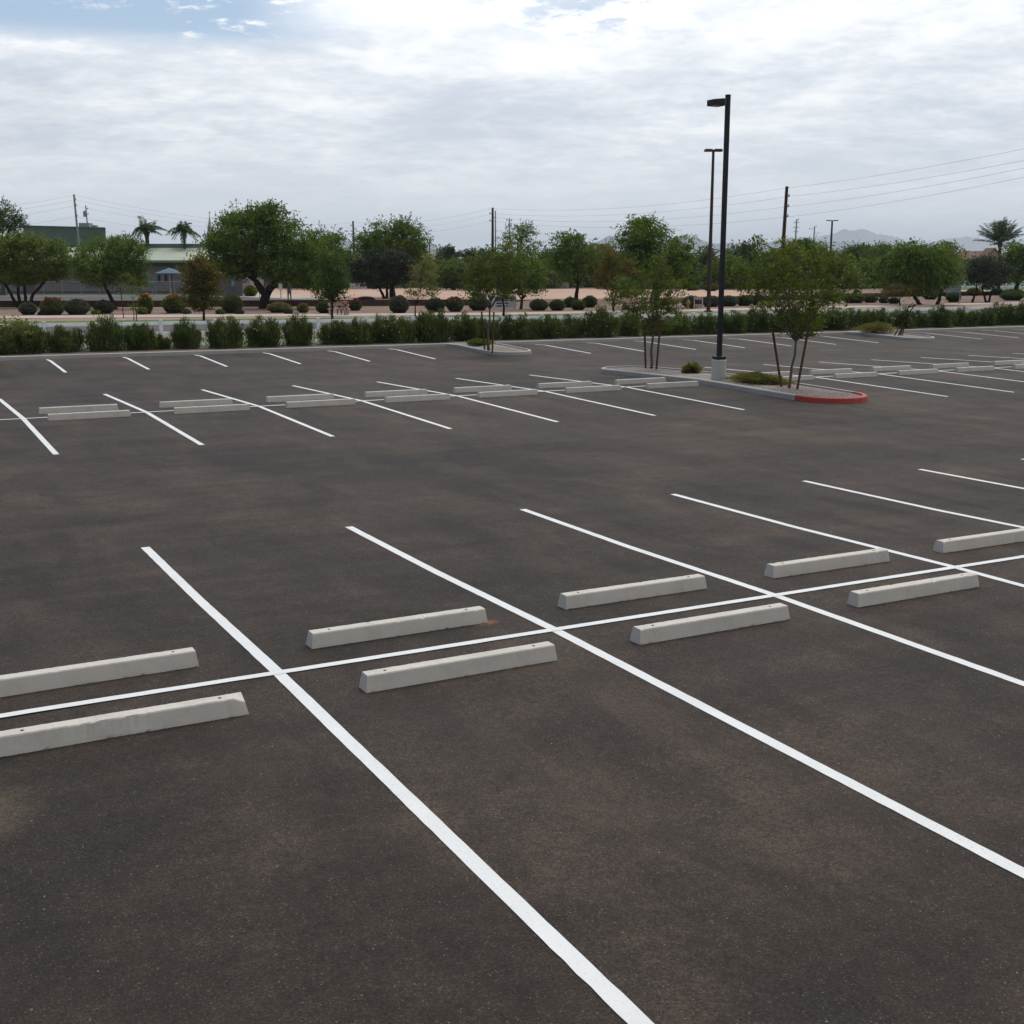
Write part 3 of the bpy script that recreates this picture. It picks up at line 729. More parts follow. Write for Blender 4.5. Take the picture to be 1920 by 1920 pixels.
# box head with sloping lid, reaching towards -X
xs = [-.07, -.14, -.26, -.62]; half = [.05, .10, .19, .17]; zt_ = [8.17, 8.19, 8.215, 8.175]; zb_ = [8.05, 8.03, 8.01, 8.015]
vs = []
for x, hw, a, bb in zip(xs, half, zt_, zb_): vs += [(x, -hw, bb), (x, hw, bb), (x, hw, a), (x, -hw, a)]
h.add(vs, [[i * 4 + j, i * 4 + (j + 1) % 4, i * 4 + 4 + (j + 1) % 4, i * 4 + 4 + j] for i in range(3) for j in range(4)] + [[0, 3, 2, 1], [12, 13, 14, 15]])
hd = h.build('lamp_head', M_BLACK, lp)
MB().box((-.42, 0, 8.008), (.32, .26, .012)).build('lens', M_LENS, hd)

def street_lamp(base, zg, topy, topx, label, mat, r, heads, dist=None, arm=.5, group=None, name='street_lamp', hs=(.62, .34, .16)):
    B = onz(base[0], base[1], zg) if dist is None else at(base[0], 500, dist)
    B[2] = zg; d = (B - CAM) @ HF; T = at(topx, topy, d); H = T[2] - zg
    o = empty(name, B, label, 'street lamp', group)
    MB().tube([(0, 0, 0), (0, 0, .12), (0, 0, .13), (0, 0, H)], [r * 2, r * 2, r, r * .62], 12).build('pole', mat, o)
    for s in heads:
        hb = MB(); c = HR * s * (arm); 
        hb.box((c[0], c[1], H - .03), hs, rad(-28.23 + 8), bev=.03, taper=.85); hdo = hb.build('lamp_head', mat, o)
        MB().box((c[0], c[1], H - .03 - hs[2] / 2 - .004), (hs[0] * .7, hs[1] * .7, .01), rad(-20)).build('lens', M_LENS, hdo)
    MB().tube([tuple(-HR * arm * .8) if False else (-HR[0] * arm * .7, -HR[1] * arm * .7, H - .05), (HR[0] * arm * .7, HR[1] * arm * .7, H - .05)], .03, 6).build('arm', mat, o)
    return o
street_lamp((1328, 585), 0.0, 281, 1341, 'brown two-headed street lamp behind the hedge, beside the black lamp pole', M_BROWNPOLE, .16, (-1, 1), arm=.36, hs=(.66, .42, .2))
street_lamp((1556, None), .5, 413, 1560, 'thin far street lamp with two flat heads above the trees', M_BROWNPOLE, .22, (-1, 1), dist=190, arm=.55, hs=(.8, .4, .14))
street_lamp((806, None), .5, 448, 805, 'tiny far street lamp with two heads by the palm trees', M_BROWNPOLE, .16, (-1, 1), dist=260, arm=.5, hs=(.8, .4, .14))

# ---------------------------------------------------------------- white rail fence
fe = empty('rail_fence', (3.45, 43.4, .1), 'white vinyl rail fence with three rails behind the oleander hedge', 'fence')
fu = [3.45 + 2.385 * i for i in range(-5, 40)]
def zf(u): return float(zt(u, 43.4))
pm = MB(); pm.box((0, 0, .55), (.13, .13, 1.2), bev=.008); pm.box((0, 0, 1.165), (.155, .155, .03), taper=.8); post_me = pm.mesh('post'); post_me.materials.append(M_WHITE)
for u in fu:
    p = bpy.data.objects.new('post', post_me); COL.objects.link(p); p.parent = fe; p.location = (u - 3.45, 0, zf(u) - .07)
for i, (a, b) in enumerate(zip(fu[:-1], fu[1:])):
    for hz_ in (1.06, .62, .17):
        m = MB(); za, zb = zf(a) - .07 + hz_ - .1 + .07, zf(b) - .07 + hz_ - .1 + .07
        vs = [(a - 3.45 + (.06), y, za + z) for y, z in ((-.02, -.075), (.02, -.075), (.02, .075), (-.02, .075))] + [(b - 3.45 - .06, y, zb + z) for y, z in ((-.02, -.075), (.02, -.075), (.02, .075), (-.02, .075))]
        m.add(vs, [[0, 1, 2, 3], [7, 6, 5, 4], [0, 4, 5, 1], [1, 5, 6, 2], [2, 6, 7, 3], [3, 7, 4, 0]])
        if i < 33: m.build('rail', M_WHITE, fe)

# ---------------------------------------------------------------- oleander hedge
bush_protos = []
for i in range(6):
    me, P = plume_bush('oleander', 1.0, 1.55, 7800, .16, 40 + i)
    me.materials.append(L_OLEAN)
    rng = np.random.default_rng(i)
    fl = flower_mesh(P, 22, .065, rng, .15, .5); fl.materials.append(P_WHITE)
    fp = flower_mesh(P, 26, .055, rng, .75); fp.materials.append(P_PINK)
    st = stems_mb(.9, 1.5, 14, i).mesh('stems'); st.materials.append(M_BARKG)
    bush_protos.append((me, st, fl, fp))
HX = [(6, 34, 622, 0), (45, 40, 601, 0), (118, 34, 608, 0), (198, 40, 595, 2), (262, 27, 603, 0), (299, 17, 626, 0), (347, 28, 598, 0), (420, 34, 591, 2), (492, 34, 591, 1), (560, 32, 591, 0), (622, 29, 598, 1), (668, 26, 598, 1), (706, 24, 592, 1),
      (746, 34, 589, 1), (812, 32, 577, 0), (868, 28, 588, 0), (912, 22, 594, 1), (950, 26, 592, 1), (985, 24, 590, 1), (1025, 26, 588, 1), (1072, 25, 588, 1), (1127, 30, 577, 1), (1178, 24, 585, 1), (1228, 26, 590, 0), (1277, 25, 587, 1), (1322, 24, 585, 1),
      (1374, 24, 581, 0), (1420, 28, 575, 1), (1468, 26, 577, 0), (1515, 26, 577, 1), (1560, 25, 576, 1), (1603, 24, 576, 1), (1645, 24, 576, 1), (1690, 24, 578, 1), (1727, 18, 581, 0), (1762, 22, 573, 1), (1806, 22, 577, 0), (1843, 20, 576, 1), (1878, 24, 566, 1), (1915, 22, 568, 1), (1955, 22, 569, 0), (1995, 22, 568, 1)]
for i, (x, hw, ty, fk) in enumerate(HX):
    v = 39.75 + ((i * 37) % 7 - 3) * .06
    d = ray(x, 600); kk = d[0] / d[1]; u = CAM[0] + kk * (v - CAM[1]); z0 = float(zt(u, v))
    P0 = np.array([u, v, z0]); dd = (P0 - CAM) @ HF
    top = at(x, ty, dd)[2] - z0; wr = hw * pxm(dd) * (.95 if x < 640 else 1.05)
    wordy = 'tall' if top > 1.75 else ('low' if top < 1.15 else ('broad' if hw > 30 and x < 900 else 'mid-height'))
    fl_ = {0: 'dark green', 1: 'white-flecked', 2: 'pink-topped'}[fk]
    b = empty('oleander_bush', (u, v, z0 - .02), '%s %s oleander bush, %s in the hedge from the yellow-green branch tips' % (wordy, fl_, ordinal(i)), 'bush', 'oleander bushes of the hedge behind the curb', rz=i * 1.7)
    b.scale = (wr, wr * 1.1, top / 1.60)
    me, st, fl, fp = bush_protos[i % 6]
    for nm, m_ in (('foliage', me), ('stems', st)) + ((('blossoms', fl),) if fk == 1 else ()) + ((('blossoms', fp),) if fk == 2 else ()):
        o = bpy.data.objects.new(nm, m_); COL.objects.link(o); o.parent = b

# ---------------------------------------------------------------- low scrub on the islands
def scrub(x, y, rx, h, label, mat=L_SCRUB, zg=None, seed=0, ry=None, n=2600, leaf=.09, name='shrub', cat='shrub', fl=None):
    u, v = (x, y); z0 = float(gz(u, v)) + .12 if zg is None else zg
    o = empty(name, (u, v, z0), label, cat)
    me, P = bush_mesh(name, 1, 1, n, .09, seed, up=.5, shell=2.0, clump=.05, aspect=.35, lump=.3)
    V = P * np.array([rx, ry or rx, h]); rng = np.random.default_rng(seed)
    me = quads_mesh('foliage', leaf_quads(V, None, leaf, .4, .2, rng)); link('foliage', me, mat, o)
    stems_mb(rx * .8, h, 8, seed, .008).build('stems', M_BARKG, o)
    return o
scrub(20.25, 21.25, .30, .34, 'small round yellow-green shrub on the lamp island, behind the concrete pier', seed=3)
scrub(20.15, 17.9, .60, .27, 'long low olive shrub on the lamp island, beside the concrete pier', seed=4, ry=1.05, n=7000)
scrub(20.1, 36.2, .55, .28, 'low green shrub on the island with the staked tree by the hedge', seed=5, mat=L_FEATH)
scrub(43.3, 36.2, .95, .55, 'rounded yellow-green shrub on the far island by the bare sapling', seed=6, n=4200)

# ---------------------------------------------------------------- island trees
tree('staked_tree', 'feathery green young tree tied to two brown stakes on the island by the hedge', 'tree', (917, 657),
     [(905, 492, 28, 26), (945, 500, 38, 30), (925, 532, 48, 28), (885, 528, 22, 30), (970, 528, 24, 24), (985, 503, 16, 20), (930, 478, 16, 20), (960, 470, 16, 18), (885, 505, 14, 18), (900, 555, 28, 14), (955, 553, 26, 12)],
     L_FEATH, fork=(918, 580), tr=.06, bark=M_BARKG, leaf=.11, dens=82, clump=.15, spray=2.2, zg=.12, seed=1, stakes=[(909, 655, 903, 584), (923, 658, 926, 585)], aspect=.42)
tree('staked_tree', 'narrow-topped young tree between two rusty stakes at the far end of the lamp island', 'tree', (1220, 694),
     [(1237, 478, 13, 26), (1236, 510, 22, 25), (1225, 535, 42, 28), (1190, 548, 32, 26), (1258, 545, 34, 28), (1168, 532, 26, 16), (1285, 528, 18, 16), (1225, 572, 44, 24), (1240, 602, 30, 20), (1195, 590, 26, 20), (1150, 560, 18, 14), (1215, 615, 14, 16), (1255, 580, 26, 24), (1178, 575, 18, 16)],
     L_FEATH, fork=(1223, 612), tr=.055, bark=M_BARKG, leaf=.10, dens=86, clump=.14, spray=2.2, zg=.03, seed=2, stakes=[(1211, 693, 1208, 600), (1230, 696, 1239, 600)], aspect=.42, hang=.2)
tree('staked_tree', 'spreading yellow-green tree between two leaning rusty stakes at the red end of the island', 'tree', (1478, 732),
     [(1490, 486, 44, 26), (1450, 500, 46, 30), (1540, 492, 48, 28), (1580, 502, 32, 26), (1500, 530, 72, 38), (1440, 540, 40, 28), (1560, 540, 42, 28), (1500, 578, 58, 30), (1512, 608, 40, 20), (1402, 505, 24, 18), (1604, 522, 20, 18), (1470, 560, 40, 25), (1540, 572, 36, 22), (1415, 520, 26, 20), (1515, 622, 16, 18), (1480, 466, 30, 18), (1535, 470, 26, 16), (1438, 476, 26, 16), (1385, 522, 22, 18), (1470, 600, 30, 20), (1490, 622, 22, 16), (1425, 452, 12, 10), (1400, 545, 22, 16), (1595, 545, 22, 16)],
     L_BRIGHT, fork=(1492, 640), tr=.045, bark=M_BARKG, leaf=.10, dens=66, clump=.13, spray=2.4, zg=.03, seed=3, stakes=[(1467, 730, 1449, 622), (1493, 734, 1514, 625)], aspect=.45)
# thin shoots above the spreading tree
# bare bent sapling on the far island
bs = empty('bare_sapling', (43.6, 34.4, .02), 'bent leafless sapling with brown stakes on the far island', 'tree')
dB = (np.array([43.6, 34.4, 0]) - CAM) @ HF; B0 = np.array([43.6, 34.4, .02])
m = MB()
for pth in ([(1688, 628), (1694, 608), (1700, 590), (1703, 575), (1712, 568)], [(1694, 608), (1706, 585), (1716, 570)], [(1703, 576), (1718, 572)]):
    m.tube([at(x, y, dB) - B0 for x, y in pth], [.038 - .005 * i for i in range(len(pth))], 6)
m.build('trunk', M_BARK, bs)
for a, b in (((1677, 629), (1688, 611)), ((1684, 630), (1694, 608)), ((1691, 631), (1696, 611))):
    MB().tube([at(*a, dB) - B0, at(*b, dB) - B0], .035, 6).build('stake', M_STAKE, bs)

# ---------------------------------------------------------------- trees beyond the fence
T = tree; GR = 'trees beyond the hedge'
T('mesquite_tree', 'bright green many-stemmed tree behind the grey oval shrub near the frame edge', 'tree', (45, 577),
  [(20, 470, 45, 32), (75, 478, 42, 32), (110, 503, 26, 26), (40, 512, 45, 22), (2, 500, 36, 32), (60, 455, 30, 18), (100, 470, 28, 22), (-20, 470, 34, 32), (20, 522, 38, 16), (88, 512, 30, 18), (60, 520, 26, 14), (125, 490, 18, 22), (30, 452, 26, 14)],
  L_BRIGHT, tr=.17, trunks=[(36, [(30, 568), (8, 530)]), (38, [(36, 560), (34, 525)]), (50, [(48, 565), (45, 528)]), (52, [(62, 552), (84, 528)])], leaf=.22, dens=34, clump=.36, spray=.5, seed=11, group=GR)
T('mesquite_tree', 'dark feathery tree top above the bright tree near the frame edge', 'tree', (0, None), [(10, 415, 26, 28), (-8, 395, 24, 20), (28, 425, 20, 14), (-20, 420, 30, 30), (35, 410, 14, 8)], L_DARK, dist=128, zg=.5, tr=.3, leaf=.22, dens=26, clump=.4, spray=1.5, seed=12, group=GR)
T('mesquite_tree', 'leaning dark-trunked tree with a drooping green crown before the school', 'tree', (218, 580),
  [(205, 500, 42, 32), (238, 480, 34, 32), (178, 505, 28, 24), (250, 462, 22, 18), (215, 455, 18, 14), (150, 482, 22, 22), (258, 512, 20, 24), (232, 520, 30, 24), (185, 525, 32, 16), (160, 505, 26, 24), (215, 485, 34, 30), (262, 530, 16, 16), (265, 485, 14, 22), (165, 468, 26, 18, 4), (200, 460, 30, 18, 4), (240, 452, 26, 16, 3)],
  L_GREEN, tr=.2, trunks=[(218, [(205, 552), (193, 528)])], leaf=.2, dens=34, clump=.34, spray=1.0, seed=13, hang=.3, group=GR)
T('sapling', 'thin pale sapling with sparse leaves before the leaning tree', 'tree', (251, 600), [(243, 520, 12, 22), (240, 545, 14, 18), (262, 548, 12, 16), (252, 570, 12, 14)], L_FEATH, fork=(250, 560), tr=.035, bark=M_BARKG, leaf=.12, dens=18, clump=.2, spray=.8, seed=14,
  stakes=[(257, 603, 254, 572), (232, 597, 226, 540)])
T('ornamental_tree', 'rusty brown-green conical tree before the blue shade umbrellas', 'tree', (382, 602), [(377, 492, 22, 18), (375, 520, 34, 28), (384, 552, 38, 28), (395, 540, 22, 30), (358, 505, 22, 20), (372, 570, 28, 16), (400, 515, 16, 20), (362, 540, 24, 24), (380, 530, 30, 30)], L_RED, fork=(382, 580), tr=.1, leaf=.17, dens=46, clump=.28, spray=.5, seed=15, group=GR)
T('mesquite_tree', 'largest dark green tree with a forked black trunk near the standing person', 'tree', (494, 579),
  [(455, 442, 52, 38), (512, 425, 46, 36), (480, 482, 72, 42), (420, 475, 42, 34), (548, 458, 42, 36), (582, 482, 40, 36), (500, 402, 26, 18), (462, 408, 36, 18), (540, 508, 56, 26), (588, 515, 36, 28), (432, 503, 46, 22), (507, 390, 12, 12), (410, 450, 26, 22), (425, 418, 20, 12)],
  L_GREEN, tr=.42, trunks=[(494, [(497, 552), (480, 528)]), (494, [(500, 552), (522, 515)])], leaf=.24, dens=36, clump=.42, spray=1.5, seed=16, group=GR)
T('mesquite_tree', 'green tree filling the gap behind the largest tree', 'tree', (612, None), [(612, 452, 34, 22), (632, 478, 26, 28), (600, 480, 40, 36), (640, 500, 24, 24)], L_GREEN, dist=118, zg=.5, tr=.25, leaf=.24, dens=30, clump=.4, spray=1.3, seed=17, group=GR)
T('ornamental_tree', 'dense conical dark green tree beside the seated person', 'tree', (623, 598), [(620, 482, 20, 18), (617, 508, 28, 26), (617, 538, 34, 28), (628, 515, 28, 24), (612, 552, 24, 14), (638, 540, 18, 20)], L_DARK, fork=(623, 575), tr=.1, leaf=.17, dens=44, clump=.26, spray=.5, seed=18, group=GR)
T('mesquite_tree', 'bright green rounded tree standing behind the dark olive tree', 'tree', (735, None), [(735, 437, 38, 24), (762, 427, 26, 16), (700, 457, 34, 24), (775, 455, 28, 22), (740, 468, 55, 24), (680, 462, 22, 18), (785, 478, 18, 18)], L_GREEN, dist=120, zg=.5, tr=.3, leaf=.24, dens=32, clump=.4, spray=1.4, seed=19, group=GR)
T('olive_tree', 'dark greyish olive tree with several low stems by the dirt field', 'tree', (725, 560), [(700, 492, 34, 26), (740, 492, 36, 28), (770, 518, 22, 22), (680, 518, 24, 20), (722, 520, 44, 22), (755, 505, 26, 24), (665, 500, 18, 16)], L_OLIVE, zg=.5, tr=.17,
  trunks=[(722, [(712, 540)]), (726, [(726, 538)]), (735, [(737, 535)])], leaf=.2, dens=48, clump=.3, spray=.3, seed=20, group=GR)
T('sapling', 'loose yellowish sapling before the round grey-green shrub', 'tree', (777, 594), [(795, 512, 26, 26), (790, 540, 28, 22), (812, 545, 20, 14), (770, 552, 14, 12), (800, 490, 16, 12)], L_SCRUB, fork=(780, 570), tr=.06, leaf=.15, dens=26, clump=.24, spray=.8, seed=21, group=GR)
T('mesquite_tree', 'light open-crowned tree beside the tall brown utility pole', 'tree', (975, None), [(975, 440, 30, 18), (958, 458, 24, 18), (995, 460, 20, 16), (972, 490, 38, 26), (985, 428, 16, 8)], L_GREEN, dist=128, zg=.5, tr=.28, leaf=.2, dens=20, clump=.32, spray=1.4, seed=22, group=GR)
T('mesquite_tree', 'green tree with a brown forked stem beside the white banner', 'tree', (977, 580), [(1000, 512, 30, 32), (962, 503, 32, 28), (985, 492, 28, 22), (1010, 530, 18, 14), (1002, 540, 24, 12)], L_GREEN, fork=(978, 562), tr=.16, bark=M_PALMB, leaf=.2, dens=34, clump=.34, spray=1.0, seed=23, group=GR)
T('ornamental_tree', 'slim tree whose straight stem crosses the white banner', 'tree', (944, 593), [(945, 520, 26, 32), (948, 490, 18, 20), (940, 545, 22, 10)], L_DARK, fork=(944, 556), tr=.10, leaf=.17, dens=34, clump=.26, spray=.6, seed=24, group=GR)
T('mesquite_tree', 'round-crowned tree standing alone at the end of the dirt field', 'tree', (1080, 563), [(1060, 462, 32, 24), (1090, 470, 32, 26), (1075, 500, 44, 26), (1045, 490, 22, 20), (1108, 498, 18, 20), (1070, 447, 22, 10)], L_GREEN, zg=.45, fork=(1083, 535), tr=.22, leaf=.22, dens=34, clump=.38, spray=1.4, seed=25, hang=.2, group=GR)
T('mesquite_tree', 'tall grey-green tree with two rounded tops behind the lamp island', 'tree', (1232, 578),
  [(1205, 438, 42, 26), (1188, 465, 34, 32), (1238, 462, 36, 30), (1275, 472, 26, 32), (1210, 500, 56, 32), (1270, 500, 32, 26), (1205, 418, 22, 10), (1250, 520, 40, 22), (1180, 500, 24, 26)],
  L_GREEN, tr=.3, fork=(1232, 545), leaf=.24, dens=34, clump=.4, spray=1.4, seed=26, hang=.25, group=GR)
T('ornamental_tree', 'reddish brown-green tree before the tall grey-green tree', 'tree', (1150, 585), [(1140, 482, 26, 20), (1145, 512, 32, 30), (1160, 540, 30, 22), (1178, 502, 18, 22), (1125, 520, 16, 24)], L_RED, fork=(1150, 565), tr=.1, leaf=.18, dens=38, clump=.3, spray=.6, seed=27, group=GR)
T('mesquite_tree', 'wide drooping green tree on a leaning trunk beside the grey sign back', 'tree', (1726, 572),
  [(1702, 472, 38, 20), (1690, 502, 48, 28), (1742, 490, 42, 28), (1750, 522, 46, 26), (1680, 528, 36, 24), (1772, 502, 30, 26), (1720, 542, 34, 16), (1660, 500, 22, 22), (1785, 525, 20, 18)],
  L_GREEN, tr=.2, trunks=[(1726, [(1714, 552)]), (1757, [(1766, 548)])], leaf=.24, dens=34, clump=.4, spray=1.2, seed=28, hang=.4, group=GR)
T('mesquite_tree', 'fresh green tree top behind the wide drooping tree', 'tree', (1780, None), [(1770, 477, 26, 18), (1790, 487, 24, 20), (1780, 465, 18, 12)], L_BRIGHT, dist=128, zg=.4, tr=.25, leaf=.24, dens=26, clump=.4, spray=1.5, seed=29, group=GR)
T('olive_tree', 'dark grey-green olive tree on two thin stems by the far lawn', 'tree', (1851, 567), [(1835, 505, 26, 20), (1863, 502, 28, 20), (1850, 524, 38, 16), (1884, 515, 18, 20), (1820, 524, 16, 14)], L_OLIVE, tr=.13,
  trunks=[(1850, [(1842, 542)]), (1852, [(1862, 542)]), (1822, [(1832, 540)])], leaf=.2, dens=46, clump=.3, spray=.3, seed=30, group=GR)
T('mesquite_tree', 'tall green tree cut by the frame edge behind the olive tree', 'tree', (1903, 549), [(1900, 477, 24, 20), (1918, 490, 28, 32), (1905, 515, 26, 24), (1940, 480, 26, 30)], L_GREEN, zg=.5, tr=.3, fork=(1908, 530), leaf=.28, dens=30, clump=.42, spray=1.2, seed=31, group=GR)
T('ornamental_tree', 'low reddish tree under the wide drooping tree', 'tree', (1687, 574), [(1685, 541, 26, 12), (1666, 549, 14, 10), (1705, 546, 16, 10)], L_RED, fork=(1687, 560), tr=.08, leaf=.16, dens=30, clump=.22, spray=.6, seed=32, group=GR)
far = [(850, 505, 26, 18, 158, 'hiding the stems of the twin palms'), (890, 508, 26, 18, 156, 'hiding the foot of the second palm'), (650, 500, 30, 26, 175, 'behind the cone-shaped tree'), (830, 492, 26, 26, 190, 'beside the twin palms'), (912, 492, 30, 24, 180, 'behind the brown utility pole'), (1025, 492, 24, 22, 190, 'past the open-crowned tree'), (1132, 482, 26, 24, 185, 'behind the reddish tree'), (1320, 487, 24, 22, 165, 'just before the brown street lamp'),
       (1392, 478, 30, 20, 170, 'beyond the black lamp pole'), (1360, 505, 34, 24, 160, 'between the two lamp poles'), (1505, 468, 36, 16, 185, 'over the spreading staked tree'), (1612, 470, 26, 13, 230, 'beside the brown hip roof'), (1650, 471, 26, 14, 225, 'between the two far roofs'), (1445, 500, 40, 26, 165, 'behind the spreading staked tree'),
       (1560, 512, 40, 26, 160, 'behind the spreading tree, low'), (1630, 508, 36, 24, 165, 'before the hip roof'), (560, 520, 30, 20, 172, 'under the largest tree'), (870, 515, 36, 22, 172, 'below the twin palms'), (780, 500, 30, 24, 178, 'behind the loose yellowish sapling'), (1180, 520, 40, 24, 160, 'behind the narrow staked tree'),
       (1840, 500, 30, 18, 190, 'below the date palm'), (700, 495, 36, 28, 170, 'behind the dark olive tree'), (945, 505, 34, 24, 168, 'between the open-crowned tree and the twin palms'), (1000, 515, 34, 20, 166, 'past the white banner'), (1045, 505, 28, 22, 172, 'beside the lone round-crowned tree'), (1100, 500, 30, 26, 176, 'between the lone tree and the reddish one'), (1290, 510, 28, 22, 162, 'just past the tall grey-green tree'), (1700, 490, 36, 22, 168, 'behind the wide drooping tree'), (590, 490, 36, 26, 165, 'behind the cone-shaped and the largest trees')]
for i, (x, y, rx, ry, dd, wh) in enumerate(far):
    T('background_tree', ('dark' if i % 3 else 'mid-green') + ' far tree ' + wh, 'tree', (x, None), [(x, y, rx, ry), (x - rx * .7, y + ry * .5, rx * .85, ry * .9), (x + rx * .7, y + ry * .5, rx * .85, ry * .85), (x - rx * .5, y + ry * 1.1, rx, ry * .8), (x + rx * .6, y + ry * 1.15, rx, ry * .7), (x + rx * .2, y - ry * .3, rx * .6, ry * .8), (x, y + ry * 1.1, rx, ry * .7)],
      L_DARK if i % 3 else L_GREEN, dist=dd, zg=.5, tr=.3, leaf=.34, dens=16, clump=.55, spray=.5, seed=50 + i, group='far trees behind the dirt field')
T('edge_tree', 'yellow-green leafy branch tips of a young tree entering at the frame edge', 'tree', (-30, 700), [(-10, 612, 42, 18), (28, 608, 30, 10), (-20, 645, 30, 25), (5, 625, 24, 14), (-12, 688, 20, 9), (-40, 670, 24, 20), (48, 618, 16, 10)], L_YELLOW, zg=.1, fork=(-30, 660), tr=.06, bark=M_BARKG, leaf=.10, dens=52, clump=.12, spray=2.0, seed=80)

# ---------------------------------------------------------------- palms
def palm(x, ytop, ycrown, dist, zg, label, rp, n=26, droop=1.0, upness=.5, tr=.22, mat=L_PALM, seed=0, lean=0.0, wild=0.0):
    rng = np.random.default_rng(seed); B = at(x, 500, dist); B[2] = zg; C = at(x + lean, ycrown, dist) - B; k = pxm(dist)
    o = empty('palm_tree', B, label, 'palm tree')
    MB().tube([(0, 0, -.1), C * .5 + HR * .1, C * .9, C], [tr, tr * .85, tr * .8, tr * 1.5], 9).build('trunk', M_PALMB, o, smooth=True)
    R = rp * k; pts = []; axs = []; fb = MB()
    for i in range(n):
        a = i * 2.399; e = upness + (1.45 - upness) * (1 - (i + .5) / n) ** .8 * 1.0
        e = rng.uniform(-.2, .2) + e
        d = HR * math.cos(a) * math.cos(e) + HF * math.sin(a) * math.cos(e) + np.array([0, 0, math.sin(e)])
        L = R * rng.uniform(.85 - wild * .5, 1.1 + wild * .15); dr_ = droop * (1 + wild * rng.uniform(-.9, .9)); pp = []
        for j in range(13):
            t = j / 12; p = C + d * L * t; p = p - np.array([0, 0, 1]) * dr_ * L * .45 * t ** 2.2; pp.append(p)
        fb.tube(pp, [.03 * (1 - .8 * j / 12) + .006 for j in range(13)], 4, cap=False)
        for j in range(3, 13):
            tdir = (pp[j] - pp[j - 1]); tdir /= np.linalg.norm(tdir); side = np.cross(tdir, (0, 0, 1.0)); side /= np.linalg.norm(side) + 1e-6
            for s in (-1, 1):
                for q in range(3):
                    base = pp[j] * (1 - q / 3) + pp[j - 1] * q / 3
                    l = R * (.20 + wild * .14) * (1 - .5 * abs(j / 12 - .5)); dirn = side * s * .75 + tdir * .55 - np.array([0, 0, .35]) + rng.normal(size=3) * .1
                    pts.append((base, dirn / np.linalg.norm(dirn), l))
    V = []
    for b_, dn, l in pts:
        wv = np.cross(dn, rng.normal(size=3)); wv /= np.linalg.norm(wv) + 1e-6
        V += [b_, b_ + dn * l * .5 + wv * .035, b_ + dn * l, b_ + dn * l * .5 - wv * .035]
    cr = link('crown', quads_mesh('fronds', np.array(V)), mat, o); fb.build('frond_stems', L_PALM, o)
    return o
palm(1875, 405, 456, 150, .5, 'tall date palm with upswept fronds over the tan gable', 50, 54, .35, .22, .24, seed=1)
palm(278, 400, 434, 150, .5, 'shaggy palm with a raised frond above the pale green roof', 35, 30, 1.1, .3, .3, mat=L_DARK, seed=2, wild=.9, lean=-3)
palm(345, 420, 434, 150, .5, 'wide drooping palm beside the church steeple', 33, 28, 1.2, 0, .2, mat=L_DARK, seed=3, wild=.8)
palm(846, 452, 488, 165, .5, 'first of two low palms, the one with taller fronds', 32, 40, .5, .3, .24, mat=L_OLIVE, seed=4, wild=.3)
palm(884, 462, 492, 165, .5, 'second of two low palms, nearer the brown utility pole', 32, 40, .5, .2, .24, mat=L_OLIVE, seed=5, wild=.3)

# ---------------------------------------------------------------- clipped shrubs of the beds
def bed_shrub(x, yb, rx, hpx, mat, label, flat=0, flower=None, zg=0.0, seed=0, dens=1.0, name='clipped_shrub', leaf=.07):
    B = onz(x, yb, zg); d = (B - CAM) @ HF; k = pxm(d); r = rx * k; hh = hpx * k
    B = B + HF * r * .8
    o = empty(name, B, label, 'shrub', 'shrubs of the planting beds')
    nn = int(min(7000, 900 + 5200 * (r * hh) * dens))
    me, P = bush_mesh('foliage', r * .98, hh * .97, nn, leaf * 1.5, seed + 500, up=.2, shell=7.0 if flat else 4.0, flat=flat, clump=.035, aspect=.5, lump=.07)
    link('foliage', me, mat, o)
    # dense twiggy heart so that light does not pass through
    hb = MB(); hb.lathe((0, 0, 0), [(r * .55, .0), (r * .78, hh * .2), (r * .82, hh * .5), (r * .66, hh * .78), (r * .2, hh * .88)], 10); hb.build('twigs', M_BARK, o)
    if flower is not None:
        rng = np.random.default_rng(seed); fm = flower_mesh(P, int(40 + 50 * r), .13, rng, .72); link('blossoms', fm, flower, o)
    return o
